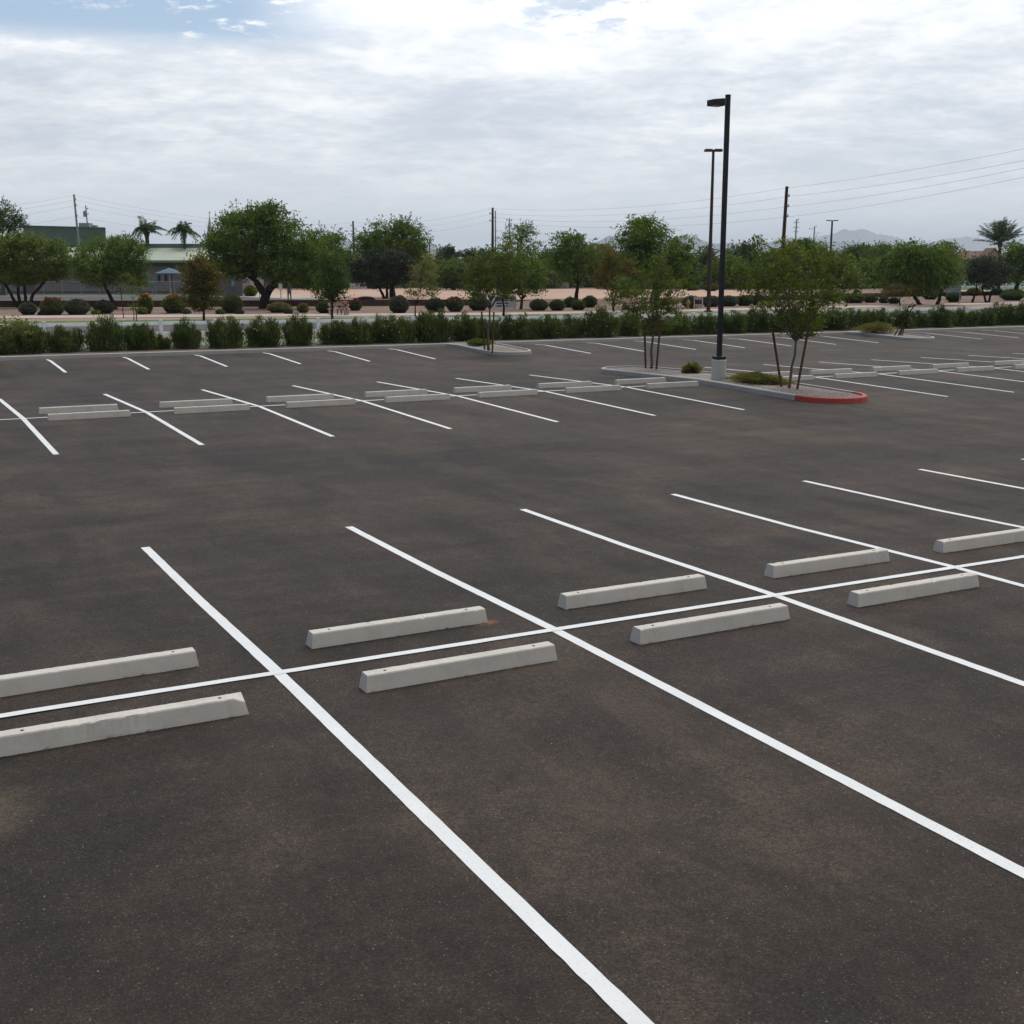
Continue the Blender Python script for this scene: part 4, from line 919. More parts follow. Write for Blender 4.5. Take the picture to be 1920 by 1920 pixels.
SH = [(48, 591, 17, 24, L_SAGE, 'grey-green dome shrub below the many-stemmed tree', 0, None), (92, 592, 24, 33, L_DARK, 'wide dark shrub topped with crimson flowers', 0, P_REDF), (138, 591, 25, 30, L_SAGE, 'large sage-green egg-shaped shrub next to the crimson-topped one', 0, None),
      (78, 592, 8, 9, L_OLIVE, 'tiny round shrub before the crimson-topped one', 0, None), (190, 589, 20, 26, L_OLIVE, 'dark round shrub beside the leaning trunk', 0, None), (178, 590, 8, 8, L_BRIGHT, 'tiny bright green ball shrub before the dark one', 0, None),
      (270, 589, 15, 38, L_FEATH, 'loose shrub dotted with orange flowers beside the thin sapling', 0, P_ORANGE), (264, 590, 10, 14, L_YELLOW, 'small lime-green shrub at the foot of the orange-flowered one', 0, None), (322, 588, 24, 36, L_GREEN, 'rounded green shrub crowned with orange flowers', 0, P_ORANGE),
      (348, 589, 8, 9, L_DARK, 'small ball shrub before the rusty conical tree', 0, None), (432, 588, 22, 36, L_DARK, 'tall bluish-green bushy shrub beside the conical tree', 0, None), (412, 590, 9, 9, L_DARK, 'low ball shrub at the foot of the bluish one', 0, None), (447, 590, 9, 8, L_OLIVE, 'low flat shrub at the edge of the bluish one', 0, None),
      (520, 587, 24, 20, L_SCRUB, 'brownish wild shrub at the foot of the largest tree', 0, None), (540, 589, 8, 9, L_OLIVE, 'little shrub beside the brownish wild one', 0, None), (567, 587, 11, 18, L_SCRUB, 'thin tawny shrub below the standing person', 0, None), (607, 588, 17, 23, L_DARK, 'dark boxy shrub beside the stop of the bench', 1, None),
      (665, 583, 13, 21, L_DARK, 'dark shrub tinged red beside the seated person', 0, P_REDF), (747, 588, 20, 34, L_SAGE, 'big round grey-green shrub at the end of the maroon wall', 0, None), (815, 585, 20, 26, L_OLIVE, 'grey shrub tucked behind the yellowish sapling', 0, None), (853, 585, 17, 27, L_DARK, 'square dark shrub with a red flowering top', 1, P_REDF), (897, 583, 20, 30, L_SAGE, 'domed shrub touching the white banner', 0, None),
      (1010, 583, 18, 22, L_DARK, 'dark dome shrub next to the red spiky flowers', 0, None), (1045, 583, 16, 21, L_DARK, 'dark dome shrub before the lone round-crowned tree', 0, None), (1070, 577, 14, 20, L_DARK, 'dark dome shrub under the lone tree', 0, None), (1085, 582, 15, 18, L_DARK, 'lower dome shrub under the lone tree', 0, None), (1106, 577, 15, 22, L_DARK, 'dark dome shrub past the lone tree', 0, None),
      (1300, 577, 20, 22, L_SAGE, 'smooth green dome shrub behind the yellow hydrant', 0, None), (1296, 579, 11, 14, L_OLIVE, 'small rounded shrub right behind the yellow hydrant', 0, None), (1335, 576, 18, 21, L_SAGE, 'dome shrub behind the brown street lamp', 0, None), (1368, 575, 20, 20, L_SAGE, 'long clipped shrub past the black lamp pole', 1, None), (1398, 574, 16, 20, L_OLIVE, 'clipped shrub second past the black lamp pole', 1, None), (1425, 573, 16, 19, L_OLIVE, 'clipped shrub third past the black lamp pole', 1, None),
      (1605, 569, 22, 18, L_DARK, 'clipped shrub behind the spreading tree', 1, None), (1635, 568, 14, 15, L_DARK, 'clipped shrub next to the thin pale posts', 1, None), (1660, 569, 10, 13, L_DARK, 'round dark shrub beside the thin pale posts', 0, None), (1678, 570, 10, 12, L_OLIVE, 'round dark shrub under the low reddish tree', 0, None),
      (1791, 567, 13, 18, L_DARK, 'tub-shaped dark shrub below the white board', 1, None), (1748, 562, 14, 16, L_OLIVE, 'dark ball shrub hanging behind the second leaning stem', 0, None), (1905, 564, 22, 18, L_DARK, 'wide clipped shrub under the edge tree', 1, None), (1872, 553, 11, 12, L_OLIVE, 'brown-green clipped shrub behind the thin-stemmed olive', 1, None), (1830, 555, 14, 15, L_RED, 'reddish shrub at the foot of the olive stems', 0, None),
      (1905, 551, 18, 8, L_RED, 'low reddish hedge piece below the far lawn', 1, None)]
for i, (x, yb, rx, hp, mt, lb, fl, fw) in enumerate(SH):
    bed_shrub(x, yb, rx, hp, mt, lb.replace('beside the stop of the bench', 'beside the park bench'), fl, fw, seed=i, zg=0.0 if yb > 560 else .45)
for i, (x, yb, rx, hp, mt, lb) in enumerate([(468, 556, 13, 20, L_BRIGHT, 'upright leafy green shrub at the end of the chain-link fence'), (470, 541, 22, 13, L_OLIVE, 'dark hedge behind the leafy green shrub'), (535, 541, 10, 9, L_OLIVE, 'far dark shrub behind the standing person'), (550, 541, 12, 14, L_OLIVE, 'far tall round shrub beyond the dirt field'), (565, 541, 8, 6, L_DARK, 'far little round shrub beyond the dirt field'),
      (590, 541, 10, 8, L_DARK, 'far shrub seen past the largest tree'), (835, 541, 11, 12, L_SAGE, 'grey-green mound shrub beyond the field below the twin palms'), (858, 541, 12, 15, L_SAGE, 'taller grey-green mound shrub below the second palm'), (866, 542, 10, 10, L_SAGE, 'pale mound shrub before the taller one'), (700, 541, 12, 10, L_DARK, 'far dark shrub behind the olive tree'), (1060, 541, 8, 11, L_DARK, 'dark shrub by the far retaining wall'), (1300, 545, 12, 9, L_RED, 'reddish shrub at the far field corner'), (1335, 546, 14, 14, L_RED, 'tall reddish shrub behind the brown street lamp')]):
    bed_shrub(x, yb, rx, hp, mt, lb, 0, None, zg=ZP, seed=200 + i, leaf=.11)

# agave and red yucca
def spiky(x, yb, r, h, mat, label, n=26, zg=0.0, seed=0, wd=.09):
    rng = np.random.default_rng(seed); B = onz(x, yb, zg); o = empty('spiky_plant', B, label, 'plant'); m = MB()
    for i in range(n):
        a = i * 2.4; e = rng.uniform(.35, 1.4); d = np.array([math.cos(a) * math.cos(e), math.sin(a) * math.cos(e), math.sin(e) * h / r]); s = np.array([-math.sin(a), math.cos(a), 0]) * wd
        p0 = d * .05; p1 = d * r * .6; p2 = d * r
        m.add([p0 - s, p0 + s, p1 + s * .9, p2, p1 - s * .9], [[0, 1, 2, 3, 4]])
    m.build('leaves', mat, o); return o
spiky(1443, 578, 1.0, 1.1, L_YELLOW, 'pale green spiky plant behind the spreading staked tree', seed=1)
spiky(1000, 578, .7, .8, P_ORANGE, 'red spiky flowering plant beside the dark dome shrub', 20, seed=2, wd=.04)
spiky(1428, 579, .7, .8, L_BRIGHT, 'smaller bright spiky plant beside the pale one', seed=3)

# ---------------------------------------------------------------- block wall of the terrace
wl = MB(); Wp = [np.array([p[0], p[1], 0]) for p in Fg]
nrm = HF * .22; vs = []
for p in Wp: vs += [p + [0, 0, -.1], p + [0, 0, ZP + .02], p + nrm + [0, 0, ZP + .02], p + nrm + [0, 0, -.1]]
k = len(Wp)
wl.add(vs, [[i * 4 + j, (i + 1) * 4 + j, (i + 1) * 4 + (j + 1) % 4, i * 4 + (j + 1) % 4] for i in range(k - 1) for j in range(4)] + [[0, 1, 2, 3], [4 * k - 1, 4 * k - 2, 4 * k - 3, 4 * k - 4]])
wo = wl.build('retaining_wall', M_WALL); setp(wo, 'low dark maroon block wall holding up the terrace behind the shrubs', 'wall')
cp = MB(); vs = []
for p in Wp: vs += [p - HF * .03 + [0, 0, ZP + .022], p - HF * .03 + [0, 0, ZP + .07], p + nrm + HF * .03 + [0, 0, ZP + .07], p + nrm + HF * .03 + [0, 0, ZP + .022]]
cp.add(vs, [[i * 4 + j, (i + 1) * 4 + j, (i + 1) * 4 + (j + 1) % 4, i * 4 + (j + 1) % 4] for i in range(k - 1) for j in range(4)] + [[0, 1, 2, 3]]); cp.build('wall_cap', M_WALL, wo)
# low terrace kerb and drain
di = onz(683, 563.5, ZP); dr = empty('drain_inlet', di + HF * 1.5, 'dark low drain opening with a pale curved concrete rim above the maroon wall', 'drain')
kk = pxm((di - CAM) @ HF + 1.5); m = MB(); arc = []
for i in range(9):
    t = i / 8; a = math.pi * (1 - t); arc.append(HR * (math.cos(a) * 17 * kk) + np.array([0, 0, math.sin(a) ** .6 * 6.5 * kk]))
m.tube(arc, .05, 6); m.build('rim', M_KERB, dr)
mm = MB(); mm.add([tuple(p) for p in arc] + [tuple(p + HF * .6) for p in arc], [list(range(9))[::-1], list(range(9, 18))] + [[i, i + 1, i + 10, i + 9] for i in range(8)]); mm.build('opening', M_DARKHOLE, dr)

# ---------------------------------------------------------------- school building
M_SCH = granular('school_block', [(.20, .165, .175), (.24, .20, .21), (.28, .235, .245)], 3, .3)
M_GRNROOF = simple('pale_green_roof', (.30, .34, .25), .6, .3, .08, 1)
M_GRNMET = simple('green_metal', (.13, .20, .165), .5, .4, .10, 1)
M_TEAL = simple('teal_trim', (.06, .11, .12), .6, .3, .1, 1)
M_WIN = simple('window_glass', (.012, .010, .014), .15, .5)
DB = 142.0
sc_o = empty('school_building', at(200, 500, DB) * [1, 1, 0] + [0, 0, ZP], 'grey-purple school building with a pale green sloping metal roof', 'building')
O0 = np.array(sc_o.location)
def Pq(x, y, d): return at(x, y, d) - O0
def slab(name, mat, quad, thick, parent, dirn=HF):
    q = [np.array(p) for p in quad]; v = q + [p + dirn * thick for p in q]; n_ = len(q)
    return MB().add(v, [list(range(n_))[::-1], list(range(n_, 2 * n_))] + [[i, (i + 1) % n_, n_ + (i + 1) % n_, n_ + i] for i in range(n_)]).build(name, mat, parent)
yg = 500 + (CAM[2] - ZP) * FPX / DB
slab('wall', M_SCH, [Pq(-420, yg, DB), Pq(455, yg, DB), Pq(455, 492, DB), Pq(-420, 492, DB)], 12, sc_o)
slab('fascia', M_TEAL, [Pq(-430, 499, DB - .4), Pq(462, 499, DB - .4), Pq(462, 491.5, DB - .4), Pq(-430, 491.5, DB - .4)], .35, sc_o)
slab('gutter', M_TEAL, [Pq(-432, 491, DB - 1.2), Pq(464, 491, DB - 1.2), Pq(464, 488, DB - 1.2), Pq(-432, 488, DB - 1.2)], .6, sc_o)
slab('roof', M_GRNROOF, [Pq(-432, 488, DB - 1.2), Pq(464, 488, DB - 1.2), Pq(440, 464, DB + 9), Pq(-432, 464, DB + 9)], .25, sc_o, np.array([0, 0, -1.0]))
slab('parapet', M_GRNMET, [Pq(225, 465, DB + 8.8), Pq(430, 465, DB + 8.8), Pq(430, 457, DB + 8.8), Pq(225, 457, DB + 8.8)], 3, sc_o)
slab('band_course', M_PILLAR, [Pq(230, 531.6, DB - .04), Pq(450, 531.6, DB - .04), Pq(450, 530.6, DB - .04), Pq(230, 530.6, DB - .04)], .035, sc_o)
for x in (298, 311, 96, 60, 400, 413):
    wq = [Pq(x - 2.8, 530, DB - .05), Pq(x + 2.8, 530, DB - .05), Pq(x + 2.8, 514.5, DB - .05), Pq(x - 2.8, 514.5, DB - .05)]
    wf = slab('window', M_TEAL, [q + np.array([0, 0, 0]) for q in wq], .045, sc_o)
    c0 = sum(wq) / 4; slab('pane', M_WIN, [c0 + (q - c0) * .84 - HF * .012 for q in wq], .02, wf)
slab('downspout', M_TEAL, [Pq(320, 546, DB - .16), Pq(322, 546, DB - .16), Pq(322, 491, DB - .16), Pq(320, 491, DB - .16)], .15, sc_o)
slab('door', simple('maroon_door', (.085, .035, .035), .6), [Pq(45, 548, DB - .06), Pq(66, 548, DB - .06), Pq(66, 528, DB - .06), Pq(45, 528, DB - .06)], .055, sc_o)
# tall green metal hall behind
DH = 165.0
hall = empty('metal_hall', at(120, 500, DH) * [1, 1, 0] + [0, 0, ZP], 'tall windowless green ribbed metal hall rising behind the school', 'building'); O0 = np.array(hall.location)
q = [Pq(44, 540, DH), Pq(198, 540, DH), Pq(198, 428, DH), Pq(44, 424, DH)]
wallm = MB(); nr = 44
vs = []
for i in range(nr * 2 + 1):
    t = i / (nr * 2); off = HF * (-.05 if (i % 2) else .05)
    lo = q[0] * (1 - t) + q[1] * t + off; hi = q[3] * (1 - t) + q[2] * t + off; vs += [lo, hi]
wallm.add(vs, [[2 * i, 2 * i + 2, 2 * i + 3, 2 * i + 1] for i in range(nr * 2)])
wallm.build('ribbed_wall', M_GRNMET, hall)
sdh = (q[1] + O0 - CAM) * [1, 1, 0]; sdh /= np.linalg.norm(sdh); bk = [p + sdh * 22 for p in q]
MB().add(q + bk, [[1, 5, 6, 2], [4, 0, 3, 7], [5, 4, 7, 6]]).build('side_walls', M_GRNMET, hall)
MB().add([q[3] - HF * .15, q[2] - HF * .15, bk[2] + HF * .1, bk[3] + HF * .1] + [p + np.array([0, 0, .12]) for p in (q[3] - HF * .15, q[2] - HF * .15, bk[2] + HF * .1, bk[3] + HF * .1)], [[3, 2, 1, 0], [4, 5, 6, 7], [0, 1, 5, 4], [1, 2, 6, 5], [2, 3, 7, 6], [3, 0, 4, 7]]).build('roof', M_GRNMET, hall)
c = Pq(161, 423.5, DH + 4); MB().box(c, (1.4, 1.6, .75), rad(-28)).build('roof_vent', simple('vent_grey', (.22, .28, .25), .5), hall)
c = Pq(175, 425.5, DH + 5); MB().box(c, (1.0, 1.0, .45), rad(-28)).build('roof_vent', simple('vent_grey_low', (.22, .28, .25), .5), hall)

# shade umbrellas
def umbrella(xc, ytop, yrim, hw, dist, label):
    k = pxm(dist); B = at(xc, 500, dist); B[2] = ZP; ztop = at(xc, ytop, dist)[2] - ZP; zr = at(xc, yrim, dist)[2] - ZP; r = hw * k
    o = empty('shade_umbrella', B, label, 'shade umbrella', 'blue shade umbrellas by the school')
    MB().tube([(0, 0, 0), (0, 0, ztop - .05)], .07, 10).build('post', simple('umbrella_post', (.5, .45, .4), .6), o)
    vs = [(0, 0, ztop)]; n_ = 4
    rot = rad(-28 + 45)
    for i in range(n_): vs.append((r * 1.3 * math.cos(rot + i * math.pi / 2), r * 1.3 * math.sin(rot + i * math.pi / 2), zr))
    for i in range(n_): vs.append((r * 1.3 * math.cos(rot + i * math.pi / 2), r * 1.3 * math.sin(rot + i * math.pi / 2), zr - .1))
    MB().add(vs, [[0, 1 + i, 1 + (i + 1) % 4] for i in range(4)] + [[1 + i, 5 + i, 5 + (i + 1) % 4, 1 + (i + 1) % 4] for i in range(4)]).build('canopy', simple('blue_canvas', (.085, .15, .20), .8), o)
umbrella(317, 502, 512, 23, 133, 'blue-grey pyramid shade umbrella on a pale post before two narrow windows')
umbrella(396, 504, 513, 22, 133, 'blue-grey shade umbrella half hidden by the rusty conical tree')

# chain-link fence
def chain_mat():
    m, t = newmat('chain_link'); P = t.n('ShaderNodeTexCoord').outputs['Object']
    s = t.n('ShaderNodeSeparateXYZ', {0: P}); a = t.math('ADD', s.outputs[0], s.outputs[2]); b = t.math('SUBTRACT', s.outputs[0], s.outputs[2])
    def wv(q): return t.ss(t.math('ABSOLUTE', t.math('SUBTRACT', t.math('FRACT', t.math('MULTIPLY', q, 14.0)), .5)), .40, .44)
    al = t.math('MAXIMUM', wv(a), wv(b)); fin(t, (.22, .22, .23, 1), .5, .3, Alpha=al, metal=.3); return m
M_CHAIN = chain_mat()
DF = 126.0
fo = empty('chain_link_fence', at(160, 500, DF) * [1, 1, 0] + [0, 0, ZP], 'grey chain-link fence in front of the school building', 'fence', rz=rad(-28.23)); 
Hc = at(100, 528, DF)[2] - ZP
k = pxm(DF)
xs_ = [(-300 + 34.5 * i) for i in range(23)]
for x in xs_:
    lx = (x - 160) * k
    MB().tube([(lx, 0, 0), (lx, 0, Hc)], .05, 8).build('post', M_GREYPOLE, fo)
L0, L1 = (xs_[0] - 160) * k, (xs_[-1] - 160) * k
MB().tube([(L0, 0, Hc - .02), (L1, 0, Hc - .02)], .03, 8).build('top_rail', M_GREYPOLE, fo)
MB().tube([(L0, 0, .12), (L1, 0, .12)], .02, 8).build('bottom_rail', M_GREYPOLE, fo)
MB().add([(L0, .035, .1), (L1, .035, .1), (L1, .035, Hc), (L0, .035, Hc), (L0, .045, .1), (L1, .045, .1), (L1, .045, Hc), (L0, .045, Hc)], [[0, 1, 2, 3], [7, 6, 5, 4]]).build('mesh_fabric', M_CHAIN, fo)
kc = MB(); a = at(-320, 500, DF - .4); b = at(462, 500, DF - .4); a[2] = b[2] = ZP
kc.tube([a + [0, 0, .0], b + [0, 0, .0]], .12, 4); setp(kc.build('terrace_curb', M_KERB), 'thin pale curb under the chain-link fence', None, None, 'structure')
# slatted enclosure with accessible sign
DE = 120.0; en = empty('slatted_enclosure', at(452, 500, DE) * [1, 1, 0] + [0, 0, ZP], 'grey slatted fence enclosure at the end of the school', 'fence'); O0 = np.array(en.location)
M_SLAT = granular('grey_slats', [(.12, .105, .115), (.15, .135, .14), (.18, .16, .17)], 5, .5)
slab('panel', M_SLAT, [Pq(408, 555, DE), Pq(454.5, 555, DE), Pq(454.5, 526, DE), Pq(431, 520, DE), Pq(408, 519, DE)], .1, en)
sg = empty('parking_sign', at(436.5, 532, DE - .3), 'small teal and white parking sign on the slatted enclosure', 'sign')
M_TEALS = simple('teal_sign', (.05, .20, .20), .5); M_PALE = simple('pale_sign', (.45, .55, .55), .5)
kq = pxm(DE)
MB().box((0, 0, 0), (.30, .03, .46), rad(-28.23)).build('sign_panel', M_PALE, sg)
MB().box((-HF[0] * .02, -HF[1] * .02, 0), (.24, .02, .38), rad(-28.23)).build('blue_field', M_TEALS, sg)
MB().box((-HF[0] * .035, -HF[1] * .035, 0.02), (.10, .012, .18), rad(-28.23)).build('symbol', M_PALE, sg)

def text_obj(txt, size, mat, parent, loc, rot, name='lettering', ext=.004):
    cu = bpy.data.curves.new(name, 'FONT'); cu.body = txt; cu.size = size; cu.extrude = ext; cu.align_x = 'CENTER'; cu.align_y = 'CENTER'
    o = bpy.data.objects.new(name, cu); COL.objects.link(o); o.parent = parent; o.location = loc; o.rotation_euler = rot; cu.materials.append(mat); return o
ROTF = (rad(90), 0, rad(-28.23))
def board(x0, x1, y0, y1, ybase, label, zg, dist=None, posts=1, mat=None, name='sign', thick=.04, cat='sign', post=M_GREYPOLE):
    xc = (x0 + x1) / 2
    B = onz(xc, ybase, zg) if dist is None else at(xc, 500, dist); B[2] = zg; d = (B - CAM) @ HF; k = pxm(d)
    o = empty(name, B, label, cat); zc = at(xc, (y0 + y1) / 2, d)[2] - zg; wd, hh = (x1 - x0) * k, (y1 - y0) * k
    pl_ = MB().box((0, 0, zc), (wd, thick, hh), rad(-28.23), bev=.006).build('sign_panel', mat or simple('white_board', (.62, .62, .66), .6), o)
    for i in range(posts):
        t = 0 if posts == 1 else (-.42 + .84 * i / (posts - 1)); c = HR * t * wd + HF * .06
        MB().tube([(c[0], c[1], -.05), (c[0], c[1], zc + hh * .4)], .035, 8).build('post', post, o)
    return o, zc, wd, hh
bo, zc, wd, hh = board(916, 968, 556, 577, 579, 'wide white banner with dark lettering behind the slim tree', .0, posts=2, name='banner', cat='banner')
M_INK = simple('navy_ink', (.03, .03, .07), .7)
for r, (tx, cx_, sz) in enumerate([('We lease for the Fall Group Long', .0, .15), ('Open Every Sunday', -.12, .17), ('Worship   9:30', -.05, .17), ('Services  11:00', -.02, .14)]):
    pass
# the banner's words cannot be read: short dark bars stand where its lines of writing are
for r, row in enumerate([[(-.1, .10), (.03, .1), (.16, .12), (.36, .16)], [(-.16, .16), (.0, .14), (.13, .13)], [(-.12, .2), (.16, .09)], [(-.12, .2), (.17, .08)]]):
    zr_ = zc + hh * (.36 - .23 * r)
    for cx_, w_ in row:
        c_ = HR * cx_ * wd - HF * .026; MB().box((c_[0], c_[1], zr_), (w_ * wd, .006, hh * (.10 if r != 2 else .12)), rad(-28.23)).build('lettering', M_INK, bo)
board(480, 488, 536, 541, 556, 'small blank white sign on a thin post before the dirt field', ZP, dist=113)
board(521, 527.5, 530.5, 543.5, 556, 'pale notice sign on a brown post near the standing person', ZP, dist=117, post=M_STAKE)
board(1793, 1804.5, 516.5, 534, 571, 'grey metal sign seen from behind, high on a thin post', 0.0, mat=simple('sign_back', (.16, .16, .17), .5))
board(1777, 1805, 527, 549, 566, 'large white weathered board behind the grey sign post', 0.0, dist=118, posts=2, mat=simple('weather_board', (.33, .36, .42), .7))
board(280, 286, 531, 540, 553, 'small teal sign by the chain-link fence', ZP, dist=124, mat=M_TEALS)
board(616, 621, 562, 568, 580, 'tiny red sign beside the cone-shaped dark tree', 0.0, mat=simple('red_sign', (.35, .05, .04), .6))

# fire hydrant
hb = onz(1290, 579, 0.0); hy = empty('fire_hydrant', hb, 'faded yellow fire hydrant beside the sidewalk', 'fire hydrant')
sH = .82 / .80
MB().lathe((0, 0, 0), [(.19, 0), (.19, .05), (.12, .07), (.115, .50), (.15, .53), (.15, .57), (.125, .60), (.11, .68), (.06, .75), (.035, .76), (.035, .82), (.01, .83)], 16).build('body', M_HYD, hy, smooth=False)
for a in (rad(-28), rad(152), rad(242)):
    d_ = np.array([math.cos(a), math.sin(a), 0]); MB().tube([d_ * .08 + [0, 0, .45], d_ * .19 + [0, 0, .45]], .055, 10).build('outlet_cap', M_HYD, hy)
# A-frame barricade: orange-white striped boards
ab = onz(1309, 579.5, 0.0); af = empty('barricade', ab, 'white and orange folding barricade between the hydrant and the street lamp', 'barricade', rz=rad(-40))
M_BW = simple('barricade_white', (.50, .46, .44), .6); M_BO = simple('barricade_orange', (.42, .13, .07), .6)
for s in (-1, 1):
    for x in (-.33, .33): MB().tube([(x, s * .42, 0), (x, s * .02, 1.0)], .022, 6).build('leg', M_BW, af)
    for hz_, hh_ in ((.88, .20), (.28, .20)):
        yy = s * (.42 - .40 * hz_); bd = MB().box((0, yy, hz_), (.72, .025, hh_)).build('stripe_board', M_BW, af)
        st = MB()
        for q_ in range(3):
            x0 = -.30 + q_ * .22; st.add([(x0, yy - .0155, hz_ - .09), (x0 + .1, yy - .0155, hz_ - .09), (x0 + .18, yy - .0155, hz_ + .09), (x0 + .08, yy - .0155, hz_ + .09)], [[0, 1, 2, 3]])
        st.build('orange_stripes', M_BO, bd)

# park bench and people
def skin_body(name, V, E, R, mat, parent, sub=2):
    me = bpy.data.meshes.new(name); me.from_pydata([tuple(v) for v in V], E, []); o = link(name, me, mat, parent)
    md = o.modifiers.new('skin', 'SKIN'); sv = me.skin_vertices[0].data
    for i, r in enumerate(R): sv[i].radius = (r, r) if not isinstance(r, tuple) else r
    sv[0].use_root = True; s2 = o.modifiers.new('sub', 'SUBSURF'); s2.levels = sub; s2.render_levels = sub; return o
M_SKIN = simple('skin', (.36, .20, .14), .6); M_BLUE = simple('blue_shirt', (.07, .12, .27), .85); M_NAVY = simple('dark_trousers', (.03, .04, .07), .85); M_HAT = simple('straw_hat', (.75, .68, .55), .8)
M_MAR = simple('maroon_shirt', (.16, .05, .045), .85); M_TANP = simple('tan_trousers', (.36, .25, .20), .85); M_CAPW = simple('white_cap', (.7, .7, .7), .8); M_SHOE = simple('dark_shoe', (.02, .02, .02), .7); M_TANB = simple('tan_bench', (.40, .30, .25), .7)
def person_standing():
    B = onz(543, 564.2, ZP); o = empty('person', B, 'person standing in blue shirt, dark trousers and straw hat beside the dirt field', 'person', rz=rad(-28.23))
    s = 1.60 / 1.75
    V = [(0, 0, .95), (0, 0, 1.12), (0, .01, 1.32), (0, .01, 1.46), (0, -.01, 1.53), (0, .0, 1.62), (0, .0, 1.70),
         (-.17, .01, 1.41), (-.24, -.02, 1.18), (-.21, .12, .98), (-.14, .2, 1.0), (.17, .01, 1.41), (.24, -.02, 1.18), (.21, .12, .98), (.14, .2, 1.0),
         (-.10, 0, .86), (-.13, .01, .48), (-.14, 0, .08), (-.15, .12, .03), (.10, 0, .86), (.13, .01, .48), (.15, 0, .08), (.16, .12, .03)]
    E = [(0, 1), (1, 2), (2, 3), (3, 4), (4, 5), (5, 6), (3, 7), (7, 8), (8, 9), (9, 10), (3, 11), (11, 12), (12, 13), (13, 14), (0, 15), (15, 16), (16, 17), (17, 18), (0, 19), (19, 20), (20, 21), (21, 22)]
    R = [(.15, .11), (.15, .11), (.17, .12), (.11, .08), .055, .095, .085, .07, .048, .036, .035, .07, .048, .036, .035, .088, .062, .045, .04, .088, .062, .045, .04]
    b = skin_body('body', V, E, R, M_SKIN, o)
    Vs = [V[i] for i in (0, 1, 2, 3, 7, 8, 11, 12)]; Es = [(0, 1), (1, 2), (2, 3), (3, 4), (4, 5), (3, 6), (6, 7)]
    skin_body('shirt', Vs, Es, [(.165, .125), (.165, .125), (.185, .135), (.12, .09), .085, .062, .085, .062], M_BLUE, o)
    Vt = [V[i] for i in (0, 15, 16, 17, 19, 20, 21)]; skin_body('trousers', Vt, [(0, 1), (1, 2), (2, 3), (0, 4), (4, 5), (5, 6)], [(.16, .125), .1, .075, .062, .1, .075, .062], M_NAVY, o)
    for sx_ in (-1, 1): MB().box((sx_ * .15, .07, .045), (.11, .28, .09), 0, taper=.8, bev=.02).build('shoe', M_SHOE, o)
    MB().lathe((0, 0, 1.70), [(.19, 0), (.195, .012), (.11, .02), (.10, .10), (.07, .125), (.02, .13)], 16).build('hat', M_HAT, o, smooth=True)
    o.scale = (s, s, s); return o
person_standing()
def person_seated(loc, rz, label, cap):
    o = empty('person', loc, label, 'person', rz=rz)
    V = [(0, 0, .48), (0, .05, .66), (0, .14, .84), (0, .20, .97), (0, .25, 1.03), (0, .29, 1.10), (0, .32, 1.17),
         (-.17, .17, .93), (-.24, .30, .76), (-.16, .48, .66), (.17, .17, .93), (.24, .30, .76), (.16, .48, .66),
         (-.11, .08, .47), (-.14, .44, .48), (-.14, .42, .08), (-.14, .55, .03), (.11, .08, .47), (.14, .44, .48), (.14, .42, .08), (.14, .55, .03)]
    E = [(0, 1), (1, 2), (2, 3), (3, 4), (4, 5), (5, 6), (3, 7), (7, 8), (8, 9), (3, 10), (10, 11), (11, 12), (0, 13), (13, 14), (14, 15), (15, 16), (0, 17), (17, 18), (18, 19), (19, 20)]
    skin_body('body', V, E, [(.16, .12), (.15, .12), (.16, .12), (.11, .08), .055, .095, .08, .07, .048, .036, .07, .048, .036, .09, .07, .05, .04, .09, .07, .05, .04], M_SKIN, o)
    skin_body('shirt', [V[i] for i in (0, 1, 2, 3, 7, 8, 10, 11)], [(0, 1), (1, 2), (2, 3), (3, 4), (4, 5), (3, 6), (6, 7)], [(.17, .13), (.17, .13), (.175, .135), (.12, .09), .085, .06, .085, .06], M_MAR, o)
    skin_body('trousers', [V[i] for i in (0, 13, 14, 15, 17, 18, 19)], [(0, 1), (1, 2), (2, 3), (0, 4), (4, 5), (5, 6)], [(.17, .13), .105, .085, .065, .105, .085, .065], M_TANP, o)
    if cap: MB().lathe((0, .32, 1.17), [(.125, -.01), (.115, .04), (.08, .09), (.02, .11)], 14).build('cap', cap, o, smooth=True)
    return o
bb = onz(634, 590.5, 0.02)
bn = empty('park_bench', bb, 'pale tan bench beside the sidewalk next to the seated person', 'bench', rz=rad(-28.23))
MB().box((0, 0, .44), (1.5, .42, .07), bev=.01).build('seat', M_TANB, bn)
MB().box((0, .22, .78), (1.5, .05, .22), bev=.01).build('backrest', M_TANB, bn)
for x in (-.62, .62):
    MB().box((x, 0, .20), (.09, .38, .41), bev=.01).build('leg', M_TANB, bn)
    MB().box((x, .20, .58), (.05, .05, .34)).build('back_post', M_TANB, bn)
ps = onz(645.5, 590.5, 0.02)
person_seated(ps + [0, 0, 0], rad(-28.23 - 150), 'person in maroon shirt, tan trousers and white cap sitting bent forward on the bench', M_CAPW)
person_seated(onz(637, 590.0, 0.02) + HF * .02, rad(-28.23 + 185), 'person in dark red shirt sitting at the middle of the bench', M_MAR)

